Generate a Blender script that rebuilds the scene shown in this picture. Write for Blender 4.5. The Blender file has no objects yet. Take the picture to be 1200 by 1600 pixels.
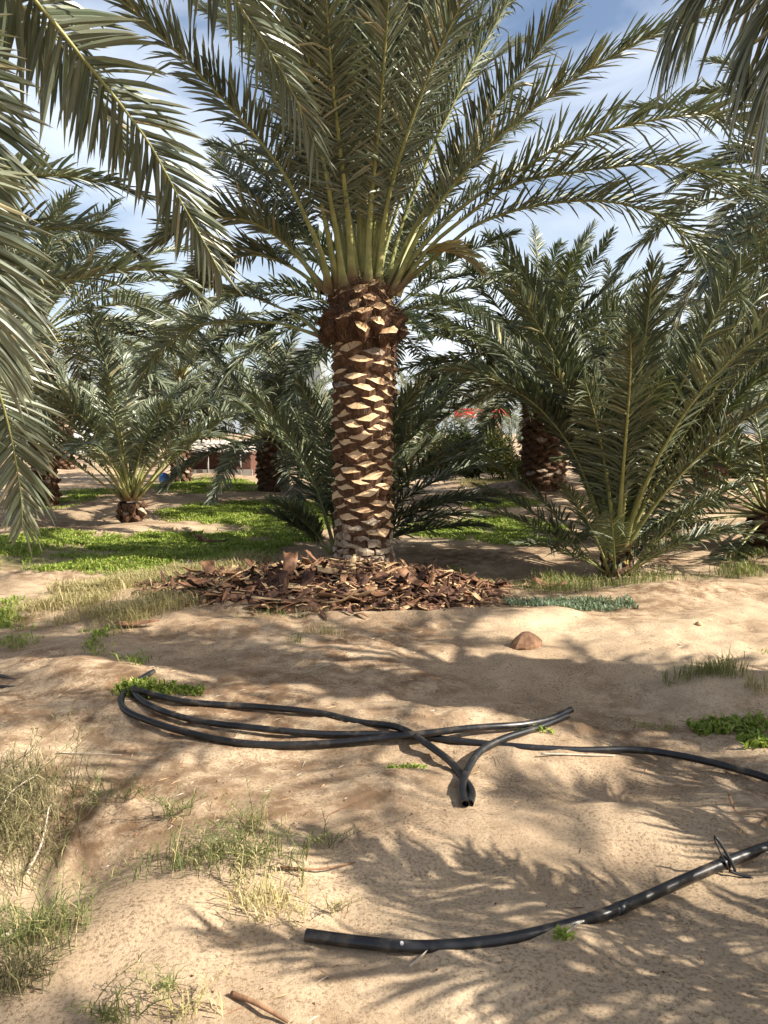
import bpy, math, random
import numpy as np
from mathutils import Vector

R = math.radians
S = bpy.context.scene
COL = S.collection

# ------------------------------------------------------------------ camera
CAM_H = 1.6
PITCH = 5.9                      # degrees below the horizon
FPX = 1208.0                     # focal length in pixels of the 1200x1600 photograph
cam_d = bpy.data.cameras.new('camera')
cam = bpy.data.objects.new('camera', cam_d)
COL.objects.link(cam)
cam.location = (0, 0, CAM_H)
cam.rotation_euler = (R(90 - PITCH), 0, 0)
cam_d.sensor_fit = 'VERTICAL'
cam_d.sensor_height = 24
cam_d.lens = 24 * FPX / 1600
cam_d.clip_start = 0.05
cam_d.clip_end = 3000
S.camera = cam

# ------------------------------------------------------------------ sky, sun, exposure
SUN_AZ, SUN_EL = 107.0, 37.0     # clockwise from +Y
w = bpy.data.worlds.new('World'); S.world = w; w.use_nodes = True
nt = w.node_tree; nt.nodes.clear()
wo = nt.nodes.new('ShaderNodeOutputWorld'); bg = nt.nodes.new('ShaderNodeBackground')
sky = nt.nodes.new('ShaderNodeTexSky'); sky.sky_type = 'NISHITA'; sky.sun_disc = False
sky.sun_elevation = R(SUN_EL); sky.sun_rotation = R(SUN_AZ)
sky.air_density = 1.0; sky.dust_density = 3.0; sky.ozone_density = 1.6
bg.inputs['Strength'].default_value = 0.076
tc = nt.nodes.new('ShaderNodeTexCoord'); mp = nt.nodes.new('ShaderNodeMapping')
mp.inputs['Scale'].default_value = (1.3, 1.0, 3.0)
mp.inputs['Rotation'].default_value = (0.2, 0.25, 0.4)
nz = nt.nodes.new('ShaderNodeTexNoise'); nz.inputs['Scale'].default_value = 1.7
nz.inputs['Detail'].default_value = 6; nz.inputs['Roughness'].default_value = 0.52
nz.inputs['Distortion'].default_value = 0.5
cr = nt.nodes.new('ShaderNodeValToRGB')
cr.color_ramp.elements[0].position = 0.40; cr.color_ramp.elements[0].color = (0, 0, 0, 1)
cr.color_ramp.elements[1].position = 0.72; cr.color_ramp.elements[1].color = (.75, .75, .75, 1)
mx = nt.nodes.new('ShaderNodeMixRGB'); mx.inputs['Color2'].default_value = (9.0, 9.4, 9.9, 1)
L = nt.links.new
L(tc.outputs['Generated'], mp.inputs['Vector']); L(mp.outputs[0], nz.inputs['Vector'])
L(nz.outputs['Fac'], cr.inputs['Fac']); L(cr.outputs['Color'], mx.inputs['Fac'])
L(sky.outputs[0], mx.inputs['Color1']); L(mx.outputs[0], bg.inputs['Color']); L(bg.outputs[0], wo.inputs['Surface'])

sd = bpy.data.lights.new('sun', 'SUN'); sd.energy = 5.0; sd.angle = R(0.5); sd.color = (1.0, 0.93, 0.82)
sun = bpy.data.objects.new('sun', sd); COL.objects.link(sun)
SDIR = Vector((math.sin(R(SUN_AZ)) * math.cos(R(SUN_EL)), math.cos(R(SUN_AZ)) * math.cos(R(SUN_EL)), math.sin(R(SUN_EL))))
sun.rotation_euler = (-SDIR).to_track_quat('-Z', 'Y').to_euler()
sun.location = SDIR * 30
S.view_settings.view_transform = 'Standard'; S.view_settings.look = 'None'
S.view_settings.gamma = 1.0; S.view_settings.exposure = 1.3

# ------------------------------------------------------------------ noise and terrain
_rs = np.random.RandomState(7)
_TAB = _rs.rand(256, 256)
def vnoise(x, y):
    x = np.asarray(x, float); y = np.asarray(y, float)
    xi = np.floor(x).astype(int); yi = np.floor(y).astype(int)
    fx = x - xi; fy = y - yi
    fx = fx * fx * fx * (fx * (fx * 6 - 15) + 10); fy = fy * fy * fy * (fy * (fy * 6 - 15) + 10)
    a = _TAB[xi & 255, yi & 255]; b = _TAB[(xi + 1) & 255, yi & 255]
    c = _TAB[xi & 255, (yi + 1) & 255]; d = _TAB[(xi + 1) & 255, (yi + 1) & 255]
    return (a * (1 - fx) + b * fx) * (1 - fy) + (c * (1 - fx) + d * fx) * fy - 0.5
def fbm(x, y, n=4, g=0.5):
    s = 0; a = 1.0; f = 1.0
    for k in range(n):
        s = s + a * vnoise(x * f + 17.3 * k, y * f + 9.1 * k); a *= g; f *= 2.03
    return s

cp, sp_ = math.cos(R(PITCH)), math.sin(R(PITCH))
def ray(px, py):
    u = (px - 600) / FPX; v = (800 - py) / FPX
    return np.array([u, cp + v * sp_, -sp_ + v * cp])      # camera forward is (0, cp, -sp)
def at(px, py, Y):
    r = ray(px, py); return np.array([0, 0, CAM_H]) + r * (Y / r[1])
def flat(px, py):
    r = ray(px, py); k = CAM_H / -r[2]; return r[0] * k, r[1] * k

# mounds and dips: (x, y, height, sx, sy, rotation)
BUMPS = []
def bump(px, py, h, sx, sy, rot=0):
    x, y = flat(px, py); BUMPS.append((x, y, h, sx, sy, R(rot)))
bump(560, 925, 0.05, 1.5, 1.1)          # under the husk heap
bump(700, 975, 0.07, 1.6, .22, 4)       # rim of the planting basin
bump(840, 965, 0.05, .8, .3, 20)
bump(120, 1065, 0.12, .75, .30, -22)    # ridge left
bump(40, 1120, 0.06, .6, .25)
bump(240, 1440, 0.10, .55, .30, 25)     # crest in the left foreground
bump(110, 1330, -0.16, .28, .40, 10)    # hollow with weeds
bump(30, 1500, -.05, .25, .3)
bump(620, 1180, -0.03, 1.0, .25)
bump(700, 1290, 0.035, .8, .22, 6)
bump(1000, 1225, -0.05, .5, .22, -8)
bump(1130, 1085, 0.08, .45, .30, 10)
bump(1050, 925, 0.10, .9, .35, 8)
bump(760, 890, -.10, .9, .45)
bump(840, 905, .07, .5, .25, -15)
bump(300, 880, .06, 1.3, .5)
bump(330, 748, .25, 1.2, .8)
bump(300, 800, .08, 1.2, .6)
bump(760, 775, .12, 2.0, 1.0)
bump(850, 772, .34, 1.6, 1.4)
bump(1170, 840, .16, .9, .6)
bump(760, 735, .3, 3, 1.5)
bump(1000, 700, .4, 4, 3)
bump(150, 780, .15, 2.0, 1.2)
def height(x, y):
    x = np.asarray(x, float); y = np.asarray(y, float)
    z = np.zeros(np.broadcast(x, y).shape)
    for bx, by, h, sx, sy, r in BUMPS:
        dx = x - bx; dy = y - by
        u = (dx * math.cos(r) + dy * math.sin(r)) / sx; v = (-dx * math.sin(r) + dy * math.cos(r)) / sy
        z = z + h * np.exp(-(u * u + v * v))
    z = z + 0.11 * fbm(x * .55, y * .7, 3) + .035 * fbm(x * 2.1 + 5, y * 2.6, 3)
    far = np.clip((np.hypot(x, y) - 60) / 60, 0, 1)
    return z * (1 - far)
_H0 = height(0.0, 2.5)
def gz(x, y): return float(height(x, y))
def gpix(px, py):
    """ground point seen at a pixel of the photograph"""
    z = 0.0; r = ray(px, py)
    for _ in range(12):
        k = (CAM_H - z) / -r[2]; x, y = r[0] * k, r[1] * k
        z = .5 * z + .5 * gz(x, y)
    return np.array([x, y, gz(x, y)])

def axis(lo, hi, d0, a, b, g):
    """coordinates spaced d0 between a and b, growing by g outside"""
    m = list(np.arange(a, b, d0)); up = []; d = d0; v = m[-1]
    while v < hi: d *= g; v += d; up.append(v)
    dn = []; d = d0; v = a
    while v > lo: d *= g; v -= d; dn.append(v)
    return np.array(dn[::-1] + m + up)

# ------------------------------------------------------------------ mesh helpers
def np_mesh(name, verts, quads=None, tris=None, mats=(), qm=None, tm=None, smooth=False, attr=None):
    me = bpy.data.meshes.new(name)
    verts = np.ascontiguousarray(verts, np.float32).reshape(-1, 3)
    quads = np.zeros((0, 4), np.int32) if quads is None else np.asarray(quads, np.int32).reshape(-1, 4)
    tris = np.zeros((0, 3), np.int32) if tris is None else np.asarray(tris, np.int32).reshape(-1, 3)
    nq, n3 = len(quads), len(tris)
    me.vertices.add(len(verts)); me.vertices.foreach_set('co', verts.ravel())
    me.loops.add(nq * 4 + n3 * 3); me.loops.foreach_set('vertex_index', np.concatenate([quads.ravel(), tris.ravel()]))
    me.polygons.add(nq + n3)
    ls = np.concatenate([np.arange(nq) * 4, nq * 4 + np.arange(n3) * 3]).astype(np.int32)
    me.polygons.foreach_set('loop_start', ls)
    for m in mats: me.materials.append(m)
    if qm is not None or tm is not None:
        mi = np.concatenate([np.zeros(nq, np.int32) if qm is None else np.asarray(qm, np.int32),
                             np.zeros(n3, np.int32) if tm is None else np.asarray(tm, np.int32)])
        me.polygons.foreach_set('material_index', mi)
    me.polygons.foreach_set('use_smooth', np.full(nq + n3, smooth))
    me.update(calc_edges=True)
    if attr:
        for k, v in attr.items():
            a = me.attributes.new(k, 'FLOAT', 'POINT'); a.data.foreach_set('value', np.asarray(v, np.float32).ravel())
    me.validate()
    return me
class MB:
    """collects faces of one mesh"""
    def __init__(s): s.v = []; s.q = []; s.t = []; s.qm = []; s.tm = []; s.n = 0
    def add(s, v, q=(), t=(), m=0):
        v = np.asarray(v, float).reshape(-1, 3)
        s.v.append(v)
        for f in q: s.q.append([i + s.n for i in f]); s.qm.append(m)
        for f in t: s.t.append([i + s.n for i in f]); s.tm.append(m)
        s.n += len(v)
    def mesh(s, name, mats, smooth=False, attr=None):
        return np_mesh(name, np.concatenate(s.v), s.q or None, s.t or None, mats, s.qm, s.tm, smooth, attr)
    def tube(s, pts, rad, n=8, m=0, cap=True, flat_=1.0):
        v, q, t = tube_arrays(pts, rad, n, cap, flat_)
        s.add(v, q.tolist(), t.tolist(), m)
    def box(s, c, d, m=0, rz=0):
        c = np.asarray(c, float); d = np.asarray(d, float) / 2
        v = np.array([[x, y, z] for z in (-1, 1) for y in (-1, 1) for x in (-1, 1)]) * d
        ca, sa = math.cos(rz), math.sin(rz)
        v = np.stack([v[:, 0] * ca - v[:, 1] * sa, v[:, 0] * sa + v[:, 1] * ca, v[:, 2]], 1) + c
        s.add(v, [(0, 2, 3, 1), (4, 5, 7, 6), (0, 1, 5, 4), (2, 6, 7, 3), (0, 4, 6, 2), (1, 3, 7, 5)], m=m)
def norm(a): return a / np.maximum(np.linalg.norm(a, axis=-1, keepdims=True), 1e-9)
def tube_arrays(pts, rad, n=8, cap=True, flat_=1.0):
    P = np.asarray(pts, float); k = len(P); rad = np.broadcast_to(np.asarray(rad, float), (k,))
    T = norm(np.gradient(P, axis=0))
    ref = np.array([0, 0, 1.0]) if abs(T[0][2]) < .9 else np.array([1.0, 0, 0])
    N = np.zeros_like(P); nrm = ref - T[0] * np.dot(ref, T[0]); N[0] = norm(nrm)
    for i in range(1, k):
        nrm = N[i - 1] - T[i] * np.dot(N[i - 1], T[i]); N[i] = norm(nrm)
    B = np.cross(T, N)
    a = np.arange(n) * 2 * math.pi / n
    V = P[:, None] + rad[:, None, None] * (np.cos(a)[None, :, None] * B[:, None] + flat_ * np.sin(a)[None, :, None] * N[:, None])
    i = np.arange(k - 1)[:, None] * n; j = np.arange(n)[None]
    q = np.stack([i + j, i + (j + 1) % n, i + n + (j + 1) % n, i + n + j], -1).reshape(-1, 4)
    V = V.reshape(-1, 3); t = np.zeros((0, 3), int)
    if cap:
        V = np.concatenate([V, P[:1], P[-1:]]); c0 = k * n
        jj = np.arange(n)
        t = np.concatenate([np.stack([(jj + 1) % n, jj, np.full(n, c0)], 1),
                            np.stack([(k - 1) * n + jj, (k - 1) * n + (jj + 1) % n, np.full(n, c0 + 1)], 1)])
    return V, q, t
def spline(pts, n):
    """Catmull-Rom through the points, resampled evenly to n points"""
    P = np.asarray(pts, float)
    if len(P) == 2: return P[0] + (P[1] - P[0]) * np.linspace(0, 1, n)[:, None]
    E = np.concatenate([[2 * P[0] - P[1]], P, [2 * P[-1] - P[-2]]]); out = []
    for i in range(1, len(E) - 2):
        p0, p1, p2, p3 = E[i - 1], E[i], E[i + 1], E[i + 2]
        t = np.linspace(0, 1, 12, endpoint=False)[:, None]
        out.append(.5 * (2 * p1 + (p2 - p0) * t + (2 * p0 - 5 * p1 + 4 * p2 - p3) * t ** 2 + (3 * p1 - p0 - 3 * p2 + p3) * t ** 3))
    C = np.concatenate(out + [P[-1:]])
    s = np.concatenate([[0], np.cumsum(np.linalg.norm(np.diff(C, axis=0), axis=1))])
    u = np.linspace(0, s[-1], n)
    return np.stack([np.interp(u, s, C[:, i]) for i in range(3)], 1)

def link(name, me, parent=None, loc=(0, 0, 0)):
    o = bpy.data.objects.new(name, me); COL.objects.link(o); o.location = loc
    if parent is not None: o.parent = parent
    return o
def tag(o, label=None, cat=None, group=None, kind=None):
    if label: o['label'] = label
    if cat: o['category'] = cat
    if group: o['group'] = group
    if kind: o['kind'] = kind
    return o
def thing(name, loc, label, cat, group=None):
    return tag(link(name, None, None, loc), label, cat, group)

# ------------------------------------------------------------------ materials
def mat(name, base, rough=.8, spec=.3):
    m = bpy.data.materials.new(name); m.use_nodes = True
    b = m.node_tree.nodes['Principled BSDF']
    b.inputs['Base Color'].default_value = (*base, 1); b.inputs['Roughness'].default_value = rough
    b.inputs['Specular IOR Level'].default_value = spec
    return m
def nd(m, t, **kw):
    n = m.node_tree.nodes.new(t)
    for k, v in kw.items():
        if k in n.inputs: n.inputs[k].default_value = v
        else: setattr(n, k, v)
    return n
def noise_mat(name, c1, c2, scale=20, rough=.85, bump_=0.3, bscale=None, detail=6, dist=.01, c3=None, spec=.25, coord='Object', stretch=(1, 1, 1), lo=.35, hi=.65):
    m = mat(name, c1, rough, spec); t = m.node_tree; b = t.nodes['Principled BSDF']
    tc = nd(m, 'ShaderNodeTexCoord'); mp = nd(m, 'ShaderNodeMapping'); mp.inputs['Scale'].default_value = stretch
    n = nd(m, 'ShaderNodeTexNoise', Scale=scale, Detail=detail, Roughness=.6)
    r = nd(m, 'ShaderNodeValToRGB'); e = r.color_ramp.elements
    e[0].position = lo; e[0].color = (*c1, 1); e[1].position = hi; e[1].color = (*c2, 1)
    if c3: x = e.new(.5 * (lo + hi)); x.color = (*c3, 1)
    l = t.links.new
    l(tc.outputs[coord], mp.inputs[0]); l(mp.outputs[0], n.inputs['Vector']); l(n.outputs['Fac'], r.inputs[0]); l(r.outputs[0], b.inputs['Base Color'])
    if bump_:
        n2 = nd(m, 'ShaderNodeTexNoise', Scale=bscale or scale * 2, Detail=8, Roughness=.65)
        bp = nd(m, 'ShaderNodeBump', Strength=bump_, Distance=dist)
        l(mp.outputs[0], n2.inputs['Vector']); l(n2.outputs['Fac'], bp.inputs['Height']); l(bp.outputs[0], b.inputs['Normal'])
    return m
def leaf_mat(name, dark, light, dry, dry_amt=.12, rough=.42, trans=.22, spec=.45):
    m = mat(name, dark, rough, spec); t = m.node_tree; b = t.nodes['Principled BSDF']; l = t.links.new
    at_ = nd(m, 'ShaderNodeAttribute', attribute_name='tint'); al = nd(m, 'ShaderNodeAttribute', attribute_name='along')
    oi = nd(m, 'ShaderNodeObjectInfo')
    r = nd(m, 'ShaderNodeValToRGB'); e = r.color_ramp.elements
    e[0].color = (*dark, 1); e[1].color = (*light, 1)
    l(at_.outputs['Fac'], r.inputs[0])
    hs = nd(m, 'ShaderNodeHueSaturation')
    ml = nd(m, 'ShaderNodeMath', operation='MULTIPLY_ADD'); ml.inputs[1].default_value = .5; ml.inputs[2].default_value = .75
    l(oi.outputs['Random'], ml.inputs[0]); l(ml.outputs[0], hs.inputs['Value']); l(r.outputs[0], hs.inputs['Color'])
    # dry tips
    mu = nd(m, 'ShaderNodeMath', operation='POWER'); mu.inputs[1].default_value = 9
    l(al.outputs['Fac'], mu.inputs[0])
    m2 = nd(m, 'ShaderNodeMath', operation='MULTIPLY_ADD'); m2.inputs[1].default_value = .55; m2.inputs[2].default_value = 0
    l(mu.outputs[0], m2.inputs[0])
    gt = nd(m, 'ShaderNodeMath', operation='LESS_THAN'); gt.inputs[1].default_value = dry_amt * .35
    l(at_.outputs['Fac'], gt.inputs[0])
    ad = nd(m, 'ShaderNodeMath', operation='ADD', use_clamp=True); l(m2.outputs[0], ad.inputs[0]); l(gt.outputs[0], ad.inputs[1])
    mx = nd(m, 'ShaderNodeMixRGB'); mx.inputs['Color2'].default_value = (*dry, 1)
    l(ad.outputs[0], mx.inputs[0]); l(hs.outputs[0], mx.inputs['Color1']); l(mx.outputs[0], b.inputs['Base Color'])
    tr = nd(m, 'ShaderNodeBsdfTranslucent'); ms = nd(m, 'ShaderNodeMixShader'); ms.inputs[0].default_value = trans
    g = nd(m, 'ShaderNodeMixRGB', blend_type='MULTIPLY'); g.inputs[0].default_value = 1; g.inputs['Color2'].default_value = (1.0, 1.15, .55, 1)
    l(mx.outputs[0], g.inputs['Color1']); l(g.outputs[0], tr.inputs['Color'])
    l(b.outputs[0], ms.inputs[1]); l(tr.outputs[0], ms.inputs[2]); l(ms.outputs[0], t.nodes['Material Output'].inputs['Surface'])
    return m
M = {}
M['leaf'] = leaf_mat('date_palm_leaflet', (.068, .090, .052), (.205, .222, .148), (.38, .33, .19), .10, rough=.40, trans=.09, spec=.55)
M['leaf_green'] = leaf_mat('young_palm_leaflet', (.052, .068, .035), (.132, .150, .082), (.34, .31, .16), .08, rough=.45, trans=.10, spec=.4)
M['leaf_dry'] = leaf_mat('dry_leaflet', (.30, .24, .13), (.48, .42, .25), (.5, .44, .28), 0)
M['stalk'] = noise_mat('palm_stalk', (.22, .22, .075), (.34, .31, .13), 9, .45, .1, c3=(.25, .26, .09), spec=.4)
def stalk_base_colour(m):
    t = m.node_tree; b = t.nodes['Principled BSDF']; src = b.inputs['Base Color'].links[0].from_socket
    a = nd(m, 'ShaderNodeAttribute', attribute_name='along'); r = nd(m, 'ShaderNodeValToRGB'); e = r.color_ramp.elements
    e[0].position = .015; e[0].color = (1, 1, 1, 1); e[1].position = .075; e[1].color = (0, 0, 0, 1)
    x = nd(m, 'ShaderNodeMixRGB'); x.inputs['Color2'].default_value = (.15, .095, .045, 1)
    t.links.new(a.outputs['Fac'], r.inputs[0]); t.links.new(r.outputs[0], x.inputs[0]); t.links.new(src, x.inputs['Color1']); t.links.new(x.outputs[0], b.inputs['Base Color'])
stalk_base_colour(M['stalk'])
M['stalk_base'] = noise_mat('palm_stalk_base', (.24, .15, .05), (.45, .33, .09), 7, .5, .1, spec=.4)
M['fibre'] = noise_mat('trunk_fibre', (.045, .026, .016), (.15, .085, .048), 30, .95, .8, 60, dist=.02, stretch=(1, 1, .25))
M['boot'] = noise_mat('leaf_base_side', (.045, .024, .014), (.15, .08, .045), 22, .85, .5, 50)
M['cut'] = noise_mat('cut_face', (.44, .25, .125), (.74, .52, .31), 7, .8, .5, 60, c3=(.60, .41, .23), lo=.3, hi=.7)
M['old'] = noise_mat('weathered_leaf_base', (.15, .105, .07), (.46, .37, .27), 14, .9, .8, 40, dist=.015)
M['husk_red'] = noise_mat('husk_red', (.10, .048, .025), (.29, .145, .075), 12, .6, .4, 60, spec=.4, stretch=(1, .3, 1))
M['husk_dark'] = noise_mat('husk_dark', (.035, .018, .012), (.11, .055, .034), 16, .8, .5, 60)
M['husk_tan'] = noise_mat('husk_tan', (.34, .20, .10), (.60, .44, .25), 10, .75, .3, 60, stretch=(1, .3, 1))
M['husk_brown'] = noise_mat('husk_brown', (.13, .065, .035), (.30, .17, .095), 14, .75, .4, 60, stretch=(1, .3, 1))
M['pipe'] = noise_mat('black_polyethylene', (.005, .0053, .007), (.015, .015, .015), 5, .36, .06, 90, spec=.5)
t = M['pipe'].node_tree; b = t.nodes['Principled BSDF']; src = b.inputs['Base Color'].links[0].from_socket
tc = nd(M['pipe'], 'ShaderNodeTexCoord'); n_ = nd(M['pipe'], 'ShaderNodeTexNoise', Scale=11, Detail=8, Roughness=.7); r = nd(M['pipe'], 'ShaderNodeValToRGB'); e = r.color_ramp.elements
e[0].position = .52; e[0].color = (0, 0, 0, 1); e[1].position = .78; e[1].color = (.7, .7, .7, 1); x = nd(M['pipe'], 'ShaderNodeMixRGB'); x.inputs['Color2'].default_value = (.16, .12, .085, 1)
l = t.links.new; l(tc.outputs['Object'], n_.inputs['Vector']); l(n_.outputs['Fac'], r.inputs[0]); l(r.outputs[0], x.inputs[0]); l(src, x.inputs['Color1']); l(x.outputs[0], b.inputs['Base Color'])
M['pipe_in'] = mat('pipe_bore', (.006, .006, .006), .9, .1)
M['rubber'] = mat('black_strap', (.012, .012, .013), .5, .4)

# ------------------------------------------------------------------ ground
GREEN = []      # (polygon in ground coordinates, density, kind)
def poly(pix): return np.array([gpix(*p)[:2] for p in pix])
def inside(P, x, y):
    c = np.zeros(x.shape, bool); n = len(P); j = n - 1
    for i in range(n):
        xi, yi = P[i]; xj, yj = P[j]
        c ^= ((yi > y) != (yj > y)) & (x < (xj - xi) * (y - yi) / (yj - yi + 1e-12) + xi); j = i
    return c
def edge_dist(P, x, y):
    d = np.full(x.shape, 1e9); n = len(P)
    for i in range(n):
        a = P[i]; b = P[(i + 1) % n]; ab = b - a; L2 = (ab ** 2).sum() + 1e-12
        t = np.clip(((x - a[0]) * ab[0] + (y - a[1]) * ab[1]) / L2, 0, 1)
        d = np.minimum(d, np.hypot(x - a[0] - t * ab[0], y - a[1] - t * ab[1]))
    return d
for pix, dens, kind in [
    ([(-60, 852), (60, 826), (200, 838), (320, 822), (420, 838), (470, 862), (420, 876), (320, 884), (230, 900), (140, 905), (60, 892), (-60, 895)], 1, 'green'),
    ([(228, 806), (300, 786), (400, 781), (500, 785), (540, 812), (480, 850), (400, 852), (330, 822)], 1, 'green'),
    ([(40, 785), (120, 764), (230, 768), (150, 782), (90, 796)], 1, 'green'),
    ([(215, 762), (280, 747), (400, 752), (425, 768), (300, 775)], 1, 'green'),
    ([(610, 822), (690, 808), (790, 808), (880, 822), (900, 848), (780, 856), (640, 842)], 1, 'green'),
    ([(705, 787), (770, 778), (850, 780), (840, 793), (730, 797)], 1, 'green'),
    ([(95, 988), (150, 980), (205, 1005), (268, 1032), (240, 1045), (165, 1020)], .9, 'green'),
    ([(-40, 938), (60, 935), (105, 955), (80, 978), (-40, 982)], .7, 'green'),
    ([(0, 1000), (60, 985), (95, 1000), (60, 1012), (0, 1015)], .4, 'green'),
    ([(40, 975), (70, 925), (150, 905), (250, 892), (440, 876), (480, 900), (330, 935), (275, 965), (170, 990)], 1, 'dry'),
    ([(640, 895), (740, 880), (760, 905), (690, 915)], .5, 'green'),
    ([(800, 925), (860, 905), (960, 900), (1075, 895), (1210, 882), (1210, 906), (1080, 908), (1000, 925), (900, 932)], .75, 'mixed'),
    ([(1040, 1060), (1075, 1040), (1150, 1038), (1165, 1065), (1100, 1075)], .9, 'mixed'),
    ([(1160, 1030), (1200, 1015), (1240, 1030), (1200, 1040)], .6, 'green'),
    ([(1080, 865), (1200, 850), (1280, 870), (1150, 880)], .5, 'mixed'),
    ([(690, 752), (800, 745), (830, 762), (730, 765)], .3, 'dry'),
    ]:
    GREEN.append((poly(pix), dens, kind))
def green_mask(x, y, kinds=('green', 'mixed')):
    m = np.zeros(x.shape)
    wx = .35 * fbm(x * 1.3 + 40, y * 1.3, 3); wy = .35 * fbm(x * 1.3, y * 1.3 + 80, 3)
    for P, d, k in GREEN:
        if k not in kinds: continue
        X, Y = x + wx, y + wy
        ins = inside(P, X, Y); e = edge_dist(P, X, Y)
        sc = .08 + .035 * np.hypot(x, y)
        m = np.maximum(m, d * np.where(ins, np.clip(e / sc, 0, 1), 0))
    return m

gx = axis(-420, 420, .042, -4.2, 4.2, 1.06); gy = axis(-14, 700, .034, 1.2, 8.2, 1.035)
GX, GY = np.meshgrid(gx, gy)
near = np.clip(1.5 - np.hypot(GX, GY - 3) / 9, 0, 1)
GZ = height(GX, GY) + near * (.016 * fbm(GX * 5, GY * 6, 4) + .006 * fbm(GX * 26, GY * 26, 2))
fr = np.random.RandomState(17)
for k in range(240):
    fx, fy = fr.uniform(-3.6, 3.8), 1.5 + 5.4 * fr.rand(); a_ = fr.uniform(0, 3.14); dx, dy = GX - fx, GY - fy
    u_ = (dx * math.cos(a_) + dy * math.sin(a_)) / fr.uniform(.09, .16); v_ = (-dx * math.sin(a_) + dy * math.cos(a_)) / fr.uniform(.05, .08); q_ = u_ * u_ + v_ * v_
    GZ += fr.uniform(.006, .020) * (-np.exp(-q_) + .45 * np.exp(-(np.sqrt(q_) - 1.5) ** 2 * 4))
nx, ny = len(gx), len(gy)
ii = (np.arange(ny - 1)[:, None] * nx + np.arange(nx - 1)[None]).ravel()
gq = np.stack([ii, ii + 1, ii + nx + 1, ii + nx], 1)
litter = np.clip(.55 + 1.5 * fbm(GX * .9 + 3, GY * 1.2 + 7, 4), 0, 1)
_gm = green_mask(GX.ravel(), GY.ravel())
_dm = green_mask(GX.ravel(), GY.ravel(), ('dry',))

gm = mat('sand', (.5, .37, .23), .95, .15); t = gm.node_tree; b = t.nodes['Principled BSDF']; l = t.links.new
tc = nd(gm, 'ShaderNodeTexCoord')
n1 = nd(gm, 'ShaderNodeTexNoise', Scale=.7, Detail=8, Roughness=.6); n2 = nd(gm, 'ShaderNodeTexNoise', Scale=75, Detail=5, Roughness=.75)
n3 = nd(gm, 'ShaderNodeTexNoise', Scale=6, Detail=8, Roughness=.7); n4 = nd(gm, 'ShaderNodeTexNoise', Scale=230, Detail=3, Roughness=.7)
for n in (n1, n2, n3, n4): l(tc.outputs['Object'], n.inputs['Vector'])
r1 = nd(gm, 'ShaderNodeValToRGB'); e = r1.color_ramp.elements
e[0].position = .32; e[0].color = (.30, .215, .135, 1); e[1].position = .66; e[1].color = (.555, .425, .285, 1)
l(n1.outputs['Fac'], r1.inputs[0])
r2 = nd(gm, 'ShaderNodeValToRGB'); e = r2.color_ramp.elements
e[0].position = .38; e[0].color = (.30, .25, .21, 1); e[1].position = .52; e[1].color = (1.05, 1.05, 1.05, 1)
l(n2.outputs['Fac'], r2.inputs[0])
mA = nd(gm, 'ShaderNodeMixRGB', blend_type='MULTIPLY'); n5 = nd(gm, 'ShaderNodeTexNoise', Scale=2.6, Detail=7, Roughness=.65); l(tc.outputs['Object'], n5.inputs['Vector']); r5 = nd(gm, 'ShaderNodeMapRange'); r5.inputs['From Min'].default_value = .36; r5.inputs['From Max'].default_value = .66; r5.inputs['To Min'].default_value = .38; r5.inputs['To Max'].default_value = .95; l(n5.outputs['Fac'], r5.inputs['Value']); l(r5.outputs['Result'], mA.inputs[0]); l(r1.outputs[0], mA.inputs['Color1']); l(r2.outputs[0], mA.inputs['Color2'])
r3 = nd(gm, 'ShaderNodeValToRGB'); e = r3.color_ramp.elements
e[0].position = .42; e[0].color = (1, 1, 1, 1); e[1].position = .60; e[1].color = (0, 0, 0, 1)
l(n3.outputs['Fac'], r3.inputs[0])
la = nd(gm, 'ShaderNodeAttribute', attribute_name='litter')
mm = nd(gm, 'ShaderNodeMath', operation='MULTIPLY'); l(r3.outputs[0], mm.inputs[0]); l(la.outputs['Fac'], mm.inputs[1])
mB = nd(gm, 'ShaderNodeMixRGB'); mB.inputs['Color2'].default_value = (.17, .105, .06, 1)
l(mm.outputs[0], mB.inputs[0]); l(mA.outputs[0], mB.inputs['Color1'])
ga = nd(gm, 'ShaderNodeAttribute', attribute_name='green')
mG = nd(gm, 'ShaderNodeMixRGB'); mG.inputs['Color2'].default_value = (.075, .095, .03, 1)
mg2 = nd(gm, 'ShaderNodeMath', operation='MULTIPLY'); mg2.inputs[1].default_value = .6; l(ga.outputs['Fac'], mg2.inputs[0])
l(mg2.outputs[0], mG.inputs[0]); l(mB.outputs[0], mG.inputs['Color1']); l(mG.outputs[0], b.inputs['Base Color'])
bA = nd(gm, 'ShaderNodeBump', Strength=.6, Distance=.006); bB = nd(gm, 'ShaderNodeBump', Strength=.5, Distance=.025)
ab = nd(gm, 'ShaderNodeMath', operation='ADD'); l(n2.outputs['Fac'], ab.inputs[0]); l(n4.outputs['Fac'], ab.inputs[1])
l(ab.outputs[0], bA.inputs['Height']); l(n3.outputs['Fac'], bB.inputs['Height']); l(bB.outputs[0], bA.inputs['Normal']); l(bA.outputs[0], b.inputs['Normal'])
ground = link('ground', np_mesh('ground', np.stack([GX, GY, GZ], -1), gq, None, [gm], smooth=True,
              attr={'litter': litter.ravel(), 'green': np.clip(_gm, 0, 1)}))
tag(ground, kind='structure')

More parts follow.
